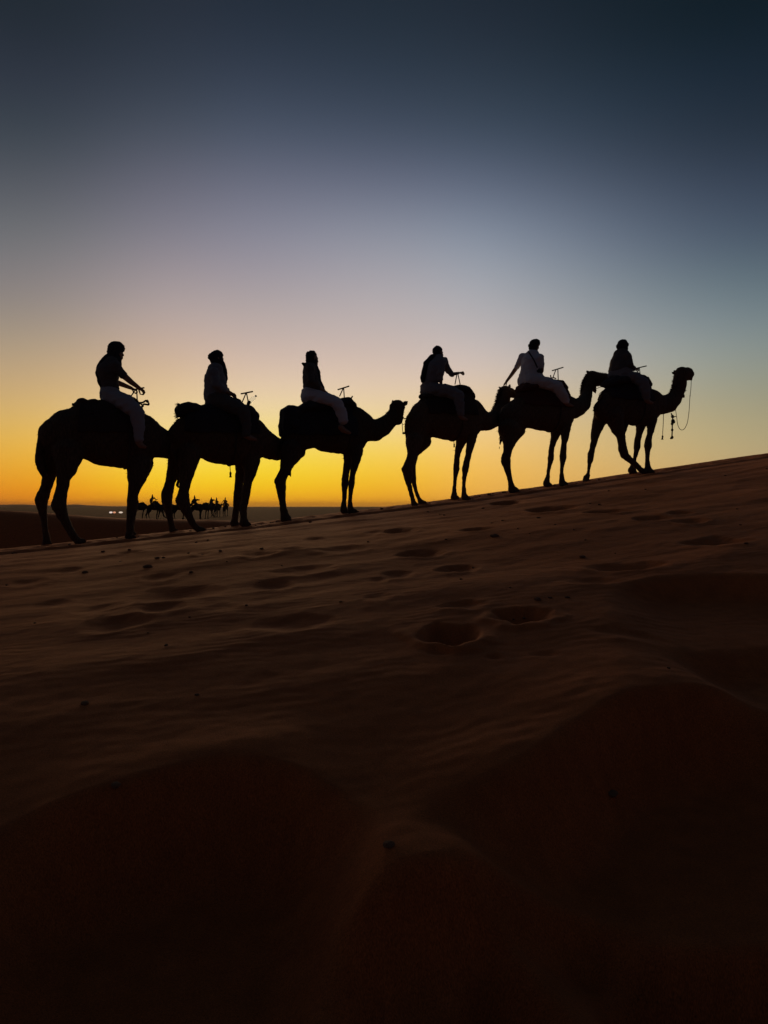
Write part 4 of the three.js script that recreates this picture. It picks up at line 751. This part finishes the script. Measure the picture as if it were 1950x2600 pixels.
// ------------------------------------------------------------------ flood lamps left burning far out on the plain
{
  const frameM = new THREE.MeshStandardMaterial({ color: rgb(.05, .05, .05), roughness: .6 });
  const lamp = (u, w, h, col, k, label) => {
    const d = 150, x = (u - 975) / FPX * d, g = new THREE.Group(); g.name = numbered('flood_lamp'); g.position.set(x, groundRel(x, -d) + EYE, -d); g.rotation.y = Math.atan2(-x, d); scene.add(g); tag(g, label, 'lamp', 'flood lamps far out on the plain');
    const y = EYE - (1301 - 1287) / FPX * d - g.position.y;
    const hs = mesh('housing', new THREE.CylinderGeometry(.5, .42, .12, 24).rotateX(Math.PI / 2).scale(w, h, 1).translate(0, y, 0), frameM, g);
    mesh('lens', new THREE.SphereGeometry(.46, 20, 10, 0, Math.PI * 2, 0, Math.PI / 2).rotateX(Math.PI / 2).scale(w, h, .2).translate(0, y, .07), new THREE.MeshStandardMaterial({ color: rgb(.7, .7, .7), emissive: col, emissiveIntensity: k, roughness: .4 }), hs);
    for (const s of [-1, 1]) mesh('leg', tube([[s * .06, y - h * .45, -.02], [s * .3, 0, .1]], .02), frameM, g);
    mesh('leg', tube([[0, y - h * .45, -.06], [0, 0, -.35]], .02), frameM, g);
    const L = new THREE.PointLight(col, .06 * k); L.position.set(0, y, .45); L.castShadow = true; g.add(L);
  };
  lamp(281.5, .68, .38, rgb(1, .8, .7), .7, 'far white flood lamp with an orange lamp close beside it');
  lamp(290.5, .6, .38, rgb(1, .42, .22), .6, 'small far orange flood lamp between the two white ones');
  lamp(306.5, .85, .36, rgb(1, .78, .6), .62, 'far white flood lamp standing apart from the pair of lamps');
}

// ------------------------------------------------------------------ clods of dung and crusted sand lying on the slope
{
  const geos = [0, 1, 2, 3].map(k => { const g = new THREE.IcosahedronGeometry(1, 2), P = g.attributes.position; for (let i = 0; i < P.count; i++) { const v = new THREE.Vector3().fromBufferAttribute(P, i), n = 1 + .35 * noise(v.x * 1.6 + k * 9, v.y * 1.6, v.z * 1.6) + .2 * noise(v.x * 4, v.y * 4 + k * 5, v.z * 4); P.setXYZ(i, v.x * n, v.y * n * .62, v.z * n); } g.computeVertexNormals(); return g; });
  const dark = new THREE.MeshPhysicalMaterial({ color: rgb(.24, .13, .075), roughness: 1, specularIntensity: .1 }), crust = new THREE.MeshStandardMaterial({ color: rgb(.2, .12, .08), roughness: 1 });
  const put = (u, v, w, label, m = dark) => {
    const [x, z] = hit(u, v), d = Math.hypot(x, z), r = w / FPX * d, o = mesh(numbered('clod'), geos[Math.floor(rnd() * 4)], m, scene);
    o.position.set(x, groundRel(x, z) + EYE + r * .25, z); o.scale.set(r * (1 + .5 * rnd()), r * (.8 + .3 * rnd()), r); o.rotation.y = rnd() * 6.3;
    tag(o, label || 'small dark clod lying loose on the trampled sand slope', 'clod', label ? undefined : 'small clods scattered on the sand slope');
  };
  for (const [x, y, w] of [[60, 265, 14], [445, 258, 14], [560, 250, 14], [680, 286, 16], [706, 284, 14], [368, 348, 20], [825, 347, 16], [848, 217, 10], [898, 208, 9], [952, 255, 14], [815, 264, 10], [1130, 245, 16], [875, 270, 10], [1065, 489, 12], [718, 662, 14], [150, 566, 10], [1472, 474, 12], [1340, 130, 10], [1590, 215, 10], [30, 402, 10], [640, 608, 8], [1218, 318, 8], [820, 540, 10], [520, 300, 7], [980, 300, 7], [1120, 390, 6]]) put(x / 1.7015, 1250 + y / 1.7015, w / 1.7015 * .5);
  for (const [x, y, w] of [[260, 355, 9], [428, 325, 11], [668, 367, 12], [740, 396, 8], [512, 378, 9], [465, 388, 7], [578, 412, 8], [268, 459, 9], [890, 305, 8], [930, 310, 12], [820, 418, 8], [630, 435, 6], [870, 462, 8], [333, 632, 12], [545, 668, 10], [718, 712, 14], [792, 711, 18], [970, 250, 7], [1475, 184, 8], [1525, 328, 9], [1540, 397, 10], [1565, 478, 16], [1130, 243, 7], [1230, 1016, 14], [605, 800, 14], [385, 582, 10], [560, 805, 10], [1000, 520, 6], [240, 350, 6], [190, 340, 8], [1655, 155, 8]]) put(975 + x / 1.7015, 1100 + y / 1.7015, w / 1.7015 * .5);
  for (const [u, v, w] of [[215, 1788, 16], [1555, 2018, 20], [500, 1765, 9]]) put(u, v, w * .6);
  put(375, 1441, 9, 'largest dark clod on the slope, by the hollows before the second camel');
  put(1256, 1363, 8, 'round dark clod standing proud on the bare slope before the fourth camel');
  put(1478, 1416, 7, 'dark clod with a thin streak of sand on either side');
  put(1365, 1524, 8, 'flat dark clod beside the deep footprint pair');
  put(294, 1996, 11, 'dark clod lying on the smooth rim of the big hollow');
  put(987, 2147, 15, 'big rounded dark clod down in the big hollow');
  for (const [u, w] of [[1234, 5], [1247, 4], [1258, 3.5], [1273, 5], [1210, 3], [1272, 3], [1302, 3.5], [1340, 3], [1362, 3], [1450, 3], [1512, 3.5], [1475, 3], [1530, 3], [1192, 3], [960, 4], [985, 3], [790, 4], [700, 4]]) {
    const s = onPath(u, 1270, 0)[0], [x, z] = worldAt(s, .05 + .1 * rnd()), r = w / FPX * 14 * .9, o = mesh(numbered('clod'), geos[Math.floor(rnd() * 4)], crust, scene);
    o.position.set(x, groundRel(x, z) + EYE + r * .2, z); o.scale.set(r * 1.3, r, r); o.rotation.y = rnd() * 6; tag(o, 'small lump of crusted sand kicked up on the dune crest', 'clod', 'lumps of crusted sand along the crest');
  }
  for (const f of [f1, f2, f3, f4, f5, f6]) for (const L of f.legs) for (let k = 0; k < 3; k++) {
    const [x, z] = worldAt(f.s0 + L.foot[0] + (rnd() - .4) * .5, L.foot[2] + (rnd() - .5) * .25), r = .01 + .02 * rnd() * rnd(), o = mesh(numbered('clod'), geos[Math.floor(rnd() * 4)], crust, scene);
    o.position.set(x, groundRel(x, z) + EYE + r * .15, z); o.scale.set(r * 1.4, r, r); o.rotation.y = rnd() * 6; tag(o, 'tiny lump of sand kicked up beside a camel\'s foot', 'clod', 'tiny lumps of sand at the camels\' feet');
  }
}
renderer.render(scene, camera);
